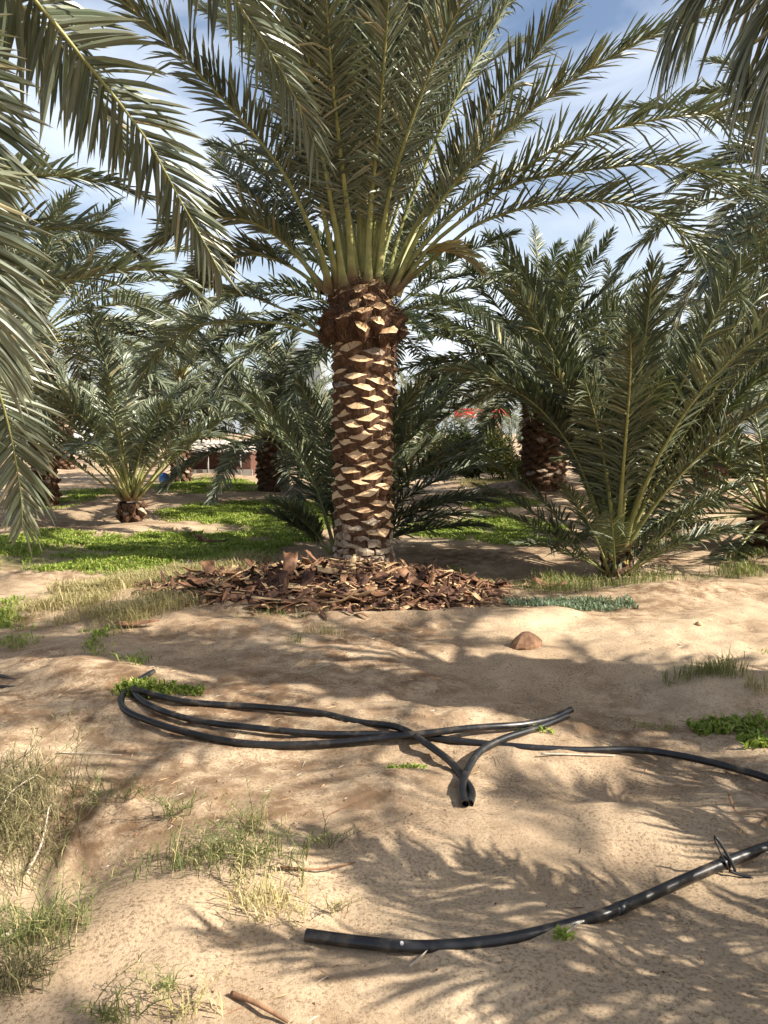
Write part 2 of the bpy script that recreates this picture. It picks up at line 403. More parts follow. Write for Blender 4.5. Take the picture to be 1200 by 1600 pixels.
# ------------------------------------------------------------------ palm fronds
def frond(curve, nleaf, llen, lwid, out, seed, pet=.2, droop=.16, roll=0., rings=3, vang=22, w0=.045, mats=('leaf', 'stalk'), spread=1.0, roll0=0.):
    """curve: N x 3 points from the stalk's foot to the tip. Returns (leaflet mesh, stalk mesh)"""
    rs = np.random.RandomState(seed)
    C = np.asarray(curve, float); n = len(C)
    T = norm(np.gradient(C, axis=0))
    out = np.array([out[0], out[1], 0.0]); out = out / max(np.linalg.norm(out), 1e-6)
    B0 = np.cross(out, [0, 0, 1.0])
    B = norm(B0 - T * (T @ B0)[:, None]); N = norm(np.cross(B, T))
    rr = roll0 + np.linspace(0, 1, n) ** 1.3 * roll
    B, N = B * np.cos(rr)[:, None] + N * np.sin(rr)[:, None], N * np.cos(rr)[:, None] - B * np.sin(rr)[:, None]
    Mn = nleaf * 2
    u0 = np.linspace(0, 1, nleaf)
    u = np.concatenate([u0, np.clip(u0 + .5 / nleaf, 0, 1)]) + rs.uniform(-.35, .35, Mn) / nleaf
    u = np.clip(u, 0, 1); tt = pet + (.995 - pet) * u
    side = np.concatenate([np.ones(nleaf), -np.ones(nleaf)])
    idx = tt * (n - 1); i0 = np.clip(idx.astype(int), 0, n - 2); f = (idx - i0)[:, None]
    P = C[i0] * (1 - f) + C[i0 + 1] * f
    t_ = norm(T[i0] * (1 - f) + T[i0 + 1] * f); b_ = norm(B[i0] * (1 - f) + B[i0 + 1] * f); n_ = norm(N[i0] * (1 - f) + N[i0 + 1] * f)
    prof = np.interp(u, [0, .06, .16, .38, .7, .9, 1], [.22, .5, .8, 1, .86, .60, .42])
    Ln = llen * prof * rs.uniform(.86, 1.1, Mn)
    ang = np.interp(u, [0, .15, .6, 1], [R(62), R(58), R(46), R(20)]) * spread + rs.normal(0, R(5), Mn)
    va = R(vang) + rs.choice([-R(16), 0, R(18)], Mn) + rs.normal(0, R(6), Mn)
    lat = (side * np.cos(va))[:, None] * b_ + np.sin(va)[:, None] * n_
    d = norm(np.cos(ang)[:, None] * t_ + np.sin(ang)[:, None] * lat)
    w_ = norm(t_ - d * (t_ * d).sum(1)[:, None])
    k_ = np.cross(d, w_); k_ *= np.sign((k_ * n_).sum(1) + 1e-6)[:, None]
    tw = rs.normal(0, R(22), Mn) + side * R(12)
    w_, k_ = w_ * np.cos(tw)[:, None] + k_ * np.sin(tw)[:, None], k_ * np.cos(tw)[:, None] - w_ * np.sin(tw)[:, None]
    g = np.array([0, 0, -1.0]); dr = droop * rs.uniform(.4, 1.6, Mn)
    kink = rs.rand(Mn) < .09; dr = np.where(kink, dr + .45, dr)
    ss = {3: [0, .4, .78], 2: [0, .5], 4: [0, .25, .55, .82]}[rings]
    ww = {3: [.55, 1, .72], 2: [.6, 1], 4: [.5, .95, 1, .6]}[rings]
    hw = lwid * .5 * rs.uniform(.8, 1.15, Mn) * np.interp(u, [0, .15, .8, 1], [.55, 1, .9, .6])
    V = []
    for s, wv in zip(ss, ww):
        c = P + d * (Ln * s)[:, None] + g * (dr * Ln * s * s)[:, None]
        hwv = (hw * wv)[:, None]
        V += [c + w_ * hwv + k_ * hwv * .45, c - k_ * hwv * .1, c - w_ * hwv + k_ * hwv * .45]
    V.append(P + d * Ln[:, None] + g * (dr * Ln)[:, None])
    nv = len(V); V = np.stack(V, 1)
    base = np.arange(Mn)[:, None] * nv
    q = []; 
    for k in range(rings - 1):
        a = k * 3
        q += [[a, a + 1, a + 4, a + 3], [a + 1, a + 2, a + 5, a + 4]]
    a = (rings - 1) * 3; tr = [[a, a + 1, nv - 1], [a + 1, a + 2, nv - 1]]
    Q = (base[:, None] + np.array(q)[None]).reshape(-1, 4); TR = (base[:, None] + np.array(tr)[None]).reshape(-1, 3)
    tint = np.repeat(rs.rand(Mn), nv); along = np.tile(np.repeat(ss + [1.0], [3] * rings + [1]), Mn)
    # leaflets share the bend of the stalk: no shading difference is painted, only leaf-to-leaf colour
    lm = np_mesh('frond', V.reshape(-1, 3), Q, TR, [M[mats[0]]], attr={'tint': tint, 'along': along})
    ns = 26 if n >= 26 else n
    si = np.linspace(0, n - 1, ns).round().astype(int)
    tq = np.linspace(0, 1, ns)
    wr = w0 * np.interp(tq, [0, .04, .12, .35, 1], [2.5, 1.55, .95, .55, .07]); hr = wr * np.interp(tq, [0, .1, 1], [.45, .6, .9])
    k = 7; a = np.arange(k) * 2 * math.pi / k
    RV = C[si][:, None] + wr[:, None, None] * .5 * np.cos(a)[None, :, None] * B[si][:, None] * 1.25 + hr[:, None, None] * .5 * np.sin(a)[None, :, None] * N[si][:, None] * 1.25
    i = np.arange(ns - 1)[:, None] * k; j = np.arange(k)[None]
    rq = np.stack([i + j, i + (j + 1) % k, i + k + (j + 1) % k, i + k + j], -1).reshape(-1, 4)
    sm = np_mesh('leaf_stalk', RV.reshape(-1, 3), rq, None, [M[mats[1]]], smooth=True, attr={'along': np.repeat(tq, k)})
    return lm, sm
def arc(e0, bend, length, az, n=30, pw=1.25, sway=0.):
    """a stalk that leaves at elevation e0 and bends down by bend over its length"""
    t = np.linspace(0, 1, n); e = R(e0) - R(bend) * t ** pw
    ds = length / (n - 1); a = R(az) + R(sway) * t ** 2
    dx = np.cos(e) * np.sin(a) * ds; dy = np.cos(e) * np.cos(a) * ds; dz = np.sin(e) * ds
    P = np.stack([np.cumsum(dx), np.cumsum(dy), np.cumsum(dz)], 1); return P - P[0]
def add_frond(root, foot, curve, out, **kw):
    lm, sm = frond(curve, out=out, **kw)
    o = link('frond', lm, root, foot); link('leaf_stalk', sm, o)
    return o

# ------------------------------------------------------------------ palm trunks
def boot(mb, th, z, rad, w, h, proj, mcut, mside, rs, tail=.16, tilt=0., cup=0.):
    """one cut leaf base on a trunk: a lens shaped cut face on a wedge that runs down to the trunk"""
    n = 7; x = np.linspace(-1, 1, n)
    up = h * .42 * (1 - np.abs(x) ** 1.8) * rs.uniform(.7, 1.2); lo = -h * (1 - np.abs(x) ** 1.3) ** 1.1
    up = up + rs.normal(0, h * .10, n); lo = lo + rs.normal(0, h * .14, n); up[[0, -1]] = .003; lo[[0, -1]] = -.003
    r_up = rad + proj * .35 - .02 * np.abs(x) ** 2; r_lo = rad + proj * (1 - .75 * np.abs(x) ** 1.6)
    sk = tilt * x * w * .5
    ht = th + x * w * .5 / rad
    def P(r, zz, t_): return np.stack([r * np.sin(t_), r * np.cos(t_), zz], 1)
    A = P(r_up, z + up + sk, ht); Bv = P(r_lo, z + lo + sk, ht)
    mid = (A + Bv) * .5; inw = np.stack([np.sin(ht), np.cos(ht), 0 * ht], 1); mid = mid - inw * (cup * proj * (1 - x * x))[:, None]
    i = np.arange(n - 1)
    v = np.concatenate([A, mid, Bv])
    mb.add(v, [(k, k + n, k + n + 1, k + 1) for k in i] + [(k + n, k + 2 * n, k + 2 * n + 1, k + n + 1) for k in i], m=mcut)
    zt = z - tail * (1 - .6 * np.abs(x) ** 1.5) ; Cn = P(np.full(n, rad - .015), zt + sk, th + x * w * .40 / rad)
    md = P((r_lo * .55 + (rad + .005) * .45), z + lo * .5 - tail * .45 + sk, th + x * w * .47 / rad)
    v = np.concatenate([Bv, md, Cn]); mb.add(v, [(k, k + n, k + n + 1, k + 1) for k in range(n - 1)] + [(k + n, k + 2 * n, k + 2 * n + 1, k + n + 1) for k in range(n - 1)], m=mside)
    v = np.concatenate([A, P(np.full(n, rad - .03), z + up * .6 + sk + .01, ht)]); mb.add(v, [(k, k + 1, k + n + 1, k + n) for k in range(n - 1)], m=mside)
def trunk_core(mb, zs, rs_, m=0, n=28, seed=0):
    rsn = np.random.RandomState(seed); a = np.arange(n) * 2 * math.pi / n; V = []
    for z, r in zip(zs, rs_):
        rr = r * (1 + rsn.normal(0, .018, n)); V.append(np.stack([rr * np.cos(a), rr * np.sin(a), np.full(n, z)], 1))
    k = len(zs); V = np.concatenate(V)
    mb.add(V, [(i * n + j, i * n + (j + 1) % n, (i + 1) * n + (j + 1) % n, (i + 1) * n + j) for i in range(k - 1) for j in range(n)], m=m)
    c = np.array([[0, 0, zs[-1]]]); mb.add(np.concatenate([V[-n:], c]), (), [(j, (j + 1) % n, n) for j in range(n)], m=m)

def rough_trunk(root, H, rad, seed, flare=1.2, ncov=None, mats=('fibre', 'boot', 'old')):
    """trunk of the other palms, closely set with ragged leaf bases"""
    rs = np.random.RandomState(seed); mb = MB()
    trunk_core(mb, np.linspace(-.3, H, 8), rad * np.interp(np.linspace(0, 1, 8), [0, .5, 1], [.95, .88, .95]), 0, 18, seed)
    n = int(H / .016 * (rad / .3)); n = max(12, min(n, 190))
    for i in range(n):
        z = .03 + (H - .04) * i / n; th = i * R(137.5)
        boot(mb, th, z + .06, rad, rs.uniform(.16, .24) * max(rad / .3, .6), rs.uniform(.05, .09), rs.uniform(.06, .13) * flare, 2 if rs.rand() < .15 else 1, 1 if rs.rand() < .5 else 0, rs, .18, rs.normal(0, .15))
    return link('trunk', mb.mesh('trunk', [M[k] for k in mats]), root)

def palm(px_or_xyz, H, rad, n, flen, seed, label, e_in=84, e_out=8, bend=(35, 80), leaf=.46, nleaf=70, mats=('leaf', 'stalk'), group=None,
         name='date_palm', pet=.2, lw=.03, az0=0, w0=.045, rings=3, azs=None, rollv=.5, droop=.16, lenvar=.15, vang=22, clear=None):
    rs = np.random.RandomState(seed)
    x, y, z = px_or_xyz
    root = thing(name, (x, y, z), label, 'palm', group)
    if H > .05: rough_trunk(root, H, rad, seed)
    for i in range(n):
        q = (i + .5) / n                        # 0 innermost, 1 outermost
        az = az0 + i * 137.5 + rs.uniform(-12, 12) if azs is None else azs[i % len(azs)] + rs.uniform(-8, 8)
        e0 = e_in + (e_out - e_in) * q ** .85 + rs.uniform(-6, 6)
        if clear is not None and abs((az - clear[0] + 180) % 360 - 180) < clear[1] and e0 < (clear[2] if len(clear) > 2 else 99): continue
        bd = bend[0] + (bend[1] - bend[0]) * rs.rand()
        Ln = flen * (1 - .25 * (1 - q) * rs.rand()) * rs.uniform(1 - lenvar, 1 + lenvar)
        c = arc(e0, bd, Ln, az, sway=rs.uniform(-25, 25))
        a = R(az); rr = rad * (.25 + .75 * q) * .8
        foot = (math.sin(a) * rr, math.cos(a) * rr, H + .12 - .25 * q * min(1, H) + .02 if H > .05 else .03)
        add_frond(root, foot, c, (math.sin(a), math.cos(a)), nleaf=nleaf, llen=leaf * rs.uniform(.9, 1.1), lwid=lw, seed=seed * 100 + i, pet=pet + rs.uniform(-.03, .05),
                  roll=rs.uniform(-rollv, rollv), mats=mats, w0=w0, rings=rings, droop=droop, vang=vang)
    return root
def copy_tree(o, parent=None):
    c = o.copy(); COL.objects.link(c); c.parent = parent
    for ch in list(o.children): copy_tree(ch, c)
    return c

# ------------------------------------------------------------------ the main palm
MX, MY = at(568, 890, 8.9)[0], 8.9
MZ = gz(MX, MY)
main = thing('date_palm', (MX, MY, MZ), 'tall date palm in the middle, its trunk covered with pale cut leaf bases', 'palm', 'date palms of the grove')
def zpix(py, Y): return at(600, py, Y)[2]
ZC = zpix(538, MY) - MZ       # underside of the collar
ZT = zpix(455, MY) - MZ       # top of the collar
rs = np.random.RandomState(3)
mb = MB(); RT = .288
zz = np.linspace(-.4, ZC + .1, 14)
trunk_core(mb, zz, np.interp(zz, [-.4, 0, .25, .6, ZC], [.35, .335, .305, RT - .005, RT]), 0, 30, 5)
z0 = .46; nb = int((ZC + .02 - z0) / .0152)
for i in range(nb):
    if rs.rand() < .03: continue
    boot(mb, i * R(137.508) + rs.normal(0, .025), z0 + (ZC + .02 - z0) * i / nb + rs.normal(0, .005), RT, rs.uniform(.27, .34), rs.uniform(.044, .066), rs.uniform(.06, .095), 3 if rs.rand() < .07 + .25 * (i < 14) else 1, 2 if rs.rand() < .75 else 0, rs, .20, rs.normal(0, .15), rs.uniform(0, .3))
# weathered leaf bases at the foot: broad worn plates with cracks between
for r_ in range(6):
    zr = .03 + r_ * .083; k = 8
    for j in range(k):
        th = (j + .5 * (r_ % 2) + rs.uniform(-.12, .12)) * 2 * math.pi / k
        rad = np.interp(zr, [0, .25, .5], [.34, .315, .29]); wd = 2 * math.pi * rad / k * rs.uniform(.6, 1.05); h = rs.uniform(.05, .095)
        nn = 6; xs = np.linspace(-.5, .5, nn); t_ = th + xs * wd / rad
        zt = zr + h + rs.normal(0, .010, nn) + rs.normal(0, .05) * xs; zb = zr + rs.normal(0, .006, nn); po = rs.uniform(.02, .05)
        def ring(r, z): return np.stack([r * np.sin(t_), r * np.cos(t_), z], 1)
        rr = rad + po - .02 * np.abs(xs * 2) ** 3 + rs.normal(0, .004, nn)
        v = np.concatenate([ring(np.full(nn, rad - .03), zt), ring(rr - .012, zt), ring(rr, (zt + zb) / 2), ring(rr - .006, zb), ring(np.full(nn, rad - .03), zb)])
        qs = [(a * nn + c, (a + 1) * nn + c, (a + 1) * nn + c + 1, a * nn + c + 1) for a in range(4) for c in range(nn - 1)]
        qs += [tuple(np.array([0, nn, 2 * nn, 4 * nn])), tuple(np.array([5 - 0 + 0, 4 * nn + 5, 2 * nn + 5, nn + 5]))]
        mb.add(v, qs, m=3)
link('trunk', mb.mesh('trunk', [M['fibre'], M['cut'], M['boot'], M['old']]), main)
# collar of fibre and older leaf bases under the crown
mb = MB(); zz = np.linspace(ZC - .04, ZT + .12, 12)
prof = np.interp((zz - ZC) / (ZT - ZC), [-.06, .05, .25, .5, .8, 1.1, 1.3], [.25, .34, .41, .385, .315, .25, .14])
trunk_core(mb, zz, prof, 0, 30, 9)
for i in range(46):
    q = i / 46; z = ZC + .11 + (ZT - ZC) * .98 * q; rad = np.interp((z - ZC) / (ZT - ZC), [0, .25, .5, .8, 1.1], [.33, .40, .375, .305, .24])
    boot(mb, i * R(137.5) + rs.normal(0, .1), z, rad, rs.uniform(.13, .23), rs.uniform(.04, .085), rs.uniform(.10, .20) * (1 - .35 * q), 1 if rs.rand() < .8 else 2, 2 if rs.rand() < .6 else 0, rs, .2, rs.normal(0, .35), .3)
for i in range(1000):        # loose fibres
    th = rs.uniform(0, 6.283); q = rs.rand(); z = ZC - .02 + (ZT - ZC + .16) * q; r = np.interp(q, [0, .25, .5, .8, 1], [.34, .44, .42, .34, .22])
    p = np.array([r * math.sin(th), r * math.cos(th), z]); tang = np.array([math.cos(th), -math.sin(th), 0]); o_ = np.array([math.sin(th), math.cos(th), 0])
    d = tang * rs.normal(0, 1) + np.array([0, 0, rs.normal(0, .7)]) + o_ * abs(rs.normal(0, .35)); d /= np.linalg.norm(d); ln = rs.uniform(.06, .2)
    mb.tube(spline([p, p + d * ln * .5 + o_ * rs.uniform(0, .04), p + d * ln + np.array([0, 0, -rs.uniform(0, .06)])], 5), [.003, .003, .0025, .002, .001], 4, 0 if rs.rand() < .6 else 2, False)
link('fibre_collar', mb.mesh('fibre_collar', [M['fibre'], M['cut'], M['boot']]), main)

def pix_frond(root, foot_w, pix, y1, seed, y0=None, pw=1.0, face=None, **kw):
    """a frond through points of the photograph, its depth running from the crown to y1"""
    rx, ry, rz = root.location
    foot = np.array(foot_w, float); y0 = foot[1] if y0 is None else y0
    d = np.concatenate([[0], np.cumsum([math.hypot(pix[i + 1][0] - pix[i][0], pix[i + 1][1] - pix[i][1]) for i in range(len(pix) - 1)])]); d = d / d[-1]
    W = [foot] + [at(p[0], p[1], y0 + (y1 - y0) * (.12 + .88 * f ** pw)) for p, f in zip(pix, d)]
    c = spline(W, 44); out = c[-1] - c[0]
    if face is not None:
        k = int(44 * .6); T_ = norm(c[k + 1] - c[k - 1]); o_ = norm(np.array([out[0], out[1], 0])); B_ = np.cross(o_, [0, 0, 1.0]); B_ = norm(B_ - T_ * (T_ @ B_)); N_ = norm(np.cross(B_, T_))
        v_ = np.array([0, 0, CAM_H]) - c[k]; r_ = math.atan2(-v_ @ B_, v_ @ N_); r_ = r_ - math.pi if r_ > math.pi / 2 else r_ + math.pi if r_ < -math.pi / 2 else r_
        kw['roll0'] = r_ * face
    if np.hypot(out[0], out[1]) < .2: out = np.array([0, -1, 0])
    return add_frond(root, tuple(foot - np.array([rx, ry, rz])), c - c[0], out, seed=seed, **kw)
CZ = MZ + ZT
def mfoot(px, dy=0.0, dz=0.0): return (at(px, 450, MY)[0], MY + dy, CZ + dz)
MAIN = [
    # left side
    (515, -.1, [(505, 405), (480, 345), (440, 265), (380, 190), (320, 125), (250, 55), (190, 0), (140, -30)], 7.0),
    (505, .12, [(460, 390), (425, 340), (385, 295), (350, 262), (335, 228)], 11.0),
    (508, 0, [(450, 385), (400, 350), (345, 340), (290, 352), (240, 380)], 8.3),
    (505, .1, [(460, 420), (410, 400), (370, 402), (330, 422), (295, 455)], 9.9),
    # up and towards the camera
    (530, -.15, [(515, 380), (490, 260), (455, 150), (420, 60), (380, -20), (350, -70)], 7.0),
    (540, -.2, [(525, 360), (500, 220), (485, 110), (470, 20), (455, -60)], 6.6),
    (552, -.22, [(545, 350), (530, 220), (518, 110), (510, 0), (505, -90)], 6.4),
    (565, -.1, [(562, 340), (560, 220), (562, 100), (566, 0), (570, -80)], 7.6),
    (575, -.22, [(578, 340), (590, 220), (600, 100), (607, 0), (612, -90)], 6.6),
    (590, -.15, [(600, 350), (620, 260), (665, 130), (700, 50), (725, -5), (745, -60)], 6.8),
    (585, .0, [(600, 340), (622, 220), (640, 120), (652, 20), (660, -60)], 8.2),
    (600, .05, [(625, 360), (655, 280), (700, 180), (745, 90), (790, 10), (820, -40)], 8.4),
    # right side
    (605, -.05, [(640, 370), (690, 290), (740, 220), (795, 140), (850, 70), (890, 10), (915, -40)], 7.6),
    (612, -.1, [(650, 375), (700, 300), (765, 228), (850, 157), (925, 106), (1035, 48), (1110, 20)], 7.3),
    (618, 0, [(660, 385), (720, 325), (760, 297), (815, 265), (900, 218), (1025, 187), (1110, 178), (1200, 200), (1250, 230)], 7.6),
    (622, -.05, [(670, 388), (720, 345), (770, 308), (820, 283), (950, 262), (1050, 258), (1150, 290), (1210, 330)], 8.1),
    (625, .05, [(690, 393), (750, 348), (850, 319), (960, 316), (1050, 352), (1130, 430), (1160, 470)], 8.4),
    # behind
    (545, .25, [(530, 380), (500, 300), (470, 230), (450, 170), (440, 120)], 11.2),
    (580, .28, [(585, 370), (595, 290), (610, 210), (630, 140), (655, 90)], 11.0),
    (605, .25, [(640, 380), (680, 310), (730, 250), (780, 210), (830, 190)], 10.9),
    (560, .28, [(555, 370), (548, 280), (540, 190), (530, 110), (515, 50)], 10.6),
    (520, .2, [(490, 390), (450, 320), (410, 270), (370, 240), (330, 225)], 10.4),
]
for i, (fx, dy, pix, y1) in enumerate(MAIN):
    pix_frond(main, mfoot(fx, dy, rs.uniform(-.06, .06)), pix, y1, 1000 + i, nleaf=150, llen=.53, lwid=.030, pet=.22, w0=.062, roll=rs.uniform(-.35, .35), droop=.14)
for i in range(13):
    az = (40 + i * 137.5) % 360; e0 = 86 - 22 * (i / 13)
    if 45 < az < 135 or 235 < az < 310: e0 = max(e0, 80) + rs.uniform(-4, 4)
    add_frond(main, (.16 * math.sin(R(az)), .16 * math.cos(R(az)), ZT - .02), arc(e0, rs.uniform(30, 62), rs.uniform(3.9, 4.6), az, sway=rs.uniform(-15, 15)), (math.sin(R(az)), math.cos(R(az))),
              nleaf=140, llen=.52, lwid=.030, seed=1050 + i, pet=.22, w0=.058, roll=rs.uniform(-.4, .4), droop=.14)
for i, (az, e0, ln) in enumerate([(148, 74, 4.3), (160, 76, 4.4), (172, 80, 4.5), (185, 78, 4.4), (70, 78, 4.5)]):
    add_frond(main, (.12 * math.sin(R(az)), .12 * math.cos(R(az)), ZT), arc(e0, 30, ln, az, sway=rs.uniform(-15, 15)), (math.sin(R(az)), math.cos(R(az))), nleaf=140, llen=.52, lwid=.030, seed=1080 + i, pet=.22, w0=.055, roll=rs.uniform(-.4, .4), droop=.14)
for i, (pix, y1) in enumerate([([(465, 493), (435, 480), (390, 462), (345, 450), (300, 452), (265, 470)], 10.2),
                               ([(470, 515), (435, 505), (375, 502), (320, 508), (285, 522), (240, 560), (215, 605)], 9.9)]):
    pix_frond(main, (at(505, 515, MY)[0], MY + .15, zpix(525, MY)), pix, y1, 1100 + i, nleaf=80, llen=.42, lwid=.03, pet=.3, w0=.05, droop=.2)
pix_frond(main, mfoot(622, -.05, -.06), [(655, 405), (685, 392), (715, 398), (742, 416)], 8.6, 1150, nleaf=24, llen=.4, lwid=.05, pet=.4, w0=.05, mats=('leaf_dry', 'stalk_base'), spread=.5)['label'] = 'short dry straw coloured frond'

# ------------------------------------------------------------------ husk heap
def husk_mesh(seed, L_, W_, curl, m):
    """curled torn plate of leaf base with thickness"""
    rs = np.random.RandomState(seed); nu, nv = 7, 6
    u = np.linspace(0, 1, nu)[:, None]; v = np.linspace(-1, 1, nv)[None]
    wid = W_ * .5 * (np.interp(u[:, 0], [0, .2, .6, 1], [.95, 1, .7, rs.uniform(.1, .5)])[:, None])
    a = v * curl
    x = (u - .5) * L_ + 0 * v + rs.normal(0, L_ * .035, (nu, nv)) * ((u < .05) | (u > .95))
    y = wid * np.sin(a) / max(math.sin(curl), .3) + rs.normal(0, W_ * .02, (nu, nv)); z = wid * (1 - np.cos(a)) + .1 * L_ * rs.normal() * (u - .5) ** 2 * 4 + rs.normal(0, .003, (nu, nv))
    th = .006 + .010 * (1 - np.abs(v)) * (1 - u)
    top = np.stack([x, y, z + th], -1).reshape(-1, 3); bot = np.stack([x, y, z - th * 0], -1).reshape(-1, 3)
    n = nu * nv; q = []; mi = []
    for i in range(nu - 1):
        for j in range(nv - 1):
            k = i * nv + j; q += [(k, k + nv, k + nv + 1, k + 1), (n + k, n + k + 1, n + k + nv + 1, n + k + nv)]; mi += [0, 0]
    per = [j for j in range(nv)] + [i * nv + nv - 1 for i in range(1, nu)] + [(nu - 1) * nv + j for j in range(nv - 2, -1, -1)] + [i * nv for i in range(nu - 2, 0, -1)]
    for a_, b_ in zip(per, per[1:] + per[:1]): q.append((a_, b_, b_ + n, a_ + n)); mi.append(1 if a_ < nv and b_ < nv else 0)
    return np_mesh('palm_husk', np.concatenate([top, bot]), q, None, [M[m], M['husk_tan']], mi, None, True)
rs = np.random.RandomState(21)
heap_c = np.array([at(555, 930, 7.9)[0], 7.75])
def heap_h(x, y):
    # heap: a low irregular mound round the trunk, drawn out to the left and front
    dx = (x - heap_c[0]); dy = (y - heap_c[1])
    rx = np.where(dx < 0, 1.95, 1.5); ry = np.where(dy < 0, 1.25, 1.25)
    q = np.sqrt((dx / rx) ** 2 + (dy / ry) ** 2) * (1 + .25 * fbm(x * 1.6 + 9, y * 1.6, 2))
    return np.clip(1 - q, 0, 1) ** .8 * .19, q
husks = [husk_mesh(50 + i, rs.uniform(.2, .46), rs.uniform(.06, .145), rs.uniform(.4, 1.1), ['husk_red', 'husk_brown', 'husk_dark', 'husk_dark', 'husk_red', 'husk_brown', 'husk_dark', 'husk_red', 'husk_tan', 'husk_brown', 'husk_tan', 'husk_tan'][i % 12]) for i in range(24)]
HL = {'husk_red': 'curled red-brown scrap of palm leaf base in the heap round the trunk', 'husk_brown': 'mid brown scrap of palm leaf base in the heap round the trunk',
      'husk_dark': 'blackish brown scrap of palm leaf base in the heap round the trunk', 'husk_tan': 'pale tan chopped piece of palm leaf base in the heap round the trunk'}
cnt = 0
while cnt < 280:
    x = heap_c[0] + rs.uniform(-2.3, 1.6); y = heap_c[1] + rs.uniform(-1.4, 1.2)
    h, q = heap_h(np.array(x), np.array(y))
    if q > 1 or math.hypot(x - MX, y - MY) < .36: continue
    me = husks[rs.randint(24)]
    o = link('palm_husk', me, None, (x, y, gz(x, y) + float(h) * rs.uniform(.8, 1.05) + .035))
    o.rotation_euler = (np.clip(rs.normal(0, .28), -.45, .45) + (math.pi if rs.rand() < .6 else 0), np.clip(rs.normal(0, .25), -.4, .4), rs.uniform(0, 6.28)); s = rs.uniform(.55, 1.1); o.scale = (s, s, s)
    tag(o, HL[me.materials[0].name], 'palm husk', me.materials[0].name.replace('husk_', '') + ' husks of the heap'); cnt += 1
mb = MB(); V = []; 
hx = np.linspace(-2.3, 1.7, 70); hy = np.linspace(-1.5, 1.35, 50); HX, HY = np.meshgrid(hx + heap_c[0], hy + heap_c[1])
hh, q = heap_h(HX, HY); HZ = height(HX, HY) + np.where(q < 1, hh * .85, -.08) + .09 * fbm(HX * 5, HY * 5, 3) * (q < 1)
i = (np.arange(49)[:, None] * 70 + np.arange(69)[None]).ravel()
v0 = np.stack([HX, HY, HZ], -1).reshape(-1, 3)
mb.add(v0, np.stack([i, i + 1, i + 71, i + 70], 1).tolist(), m=0)
for k in range(2400):        # shreds and chips
    x = heap_c[0] + rs.uniform(-2.4, 1.7); y = heap_c[1] + rs.uniform(-1.55, 1.3); h, q = heap_h(np.array(x), np.array(y))
    if q > 1.12 or (q > 1 and rs.rand() < .6): continue
    p = np.array([x, y, gz(x, y) + float(h) + rs.uniform(0, .05)]); d = rs.normal(0, 1, 3) * [1, 1, .35]; d /= np.linalg.norm(d)
    s_ = np.cross(d, [0, 0, 1]); s_ /= np.linalg.norm(s_); ln = rs.uniform(.03, .16); wd = rs.uniform(.004, .02); up = np.array([0, 0, rs.uniform(-.02, .03)])
    n_ = np.cross(s_, d)
    v = [p - s_ * wd, p + s_ * wd, p + d * ln * .5 + s_ * wd + up, p + d * ln * .5 - s_ * wd + up, p + d * ln + s_ * wd * .4, p + d * ln - s_ * wd * .4]
    v = v + [a - n_ * .006 for a in v]
    mb.add(v, [(0, 1, 2, 3), (3, 2, 4, 5), (6, 9, 8, 7), (9, 11, 10, 8), (0, 3, 9, 6), (1, 7, 8, 2), (3, 5, 11, 9), (2, 8, 10, 4)], m=rs.choice([0, 1, 2, 3], p=[.35, .25, .25, .15]))
tag(link('husk_litter', mb.mesh('husk_litter', [M['husk_dark'], M['husk_brown'], M['husk_red'], M['husk_tan']])),
    'dark bed of shredded palm husk and chips heaped round the trunk', 'mulch', kind='stuff')

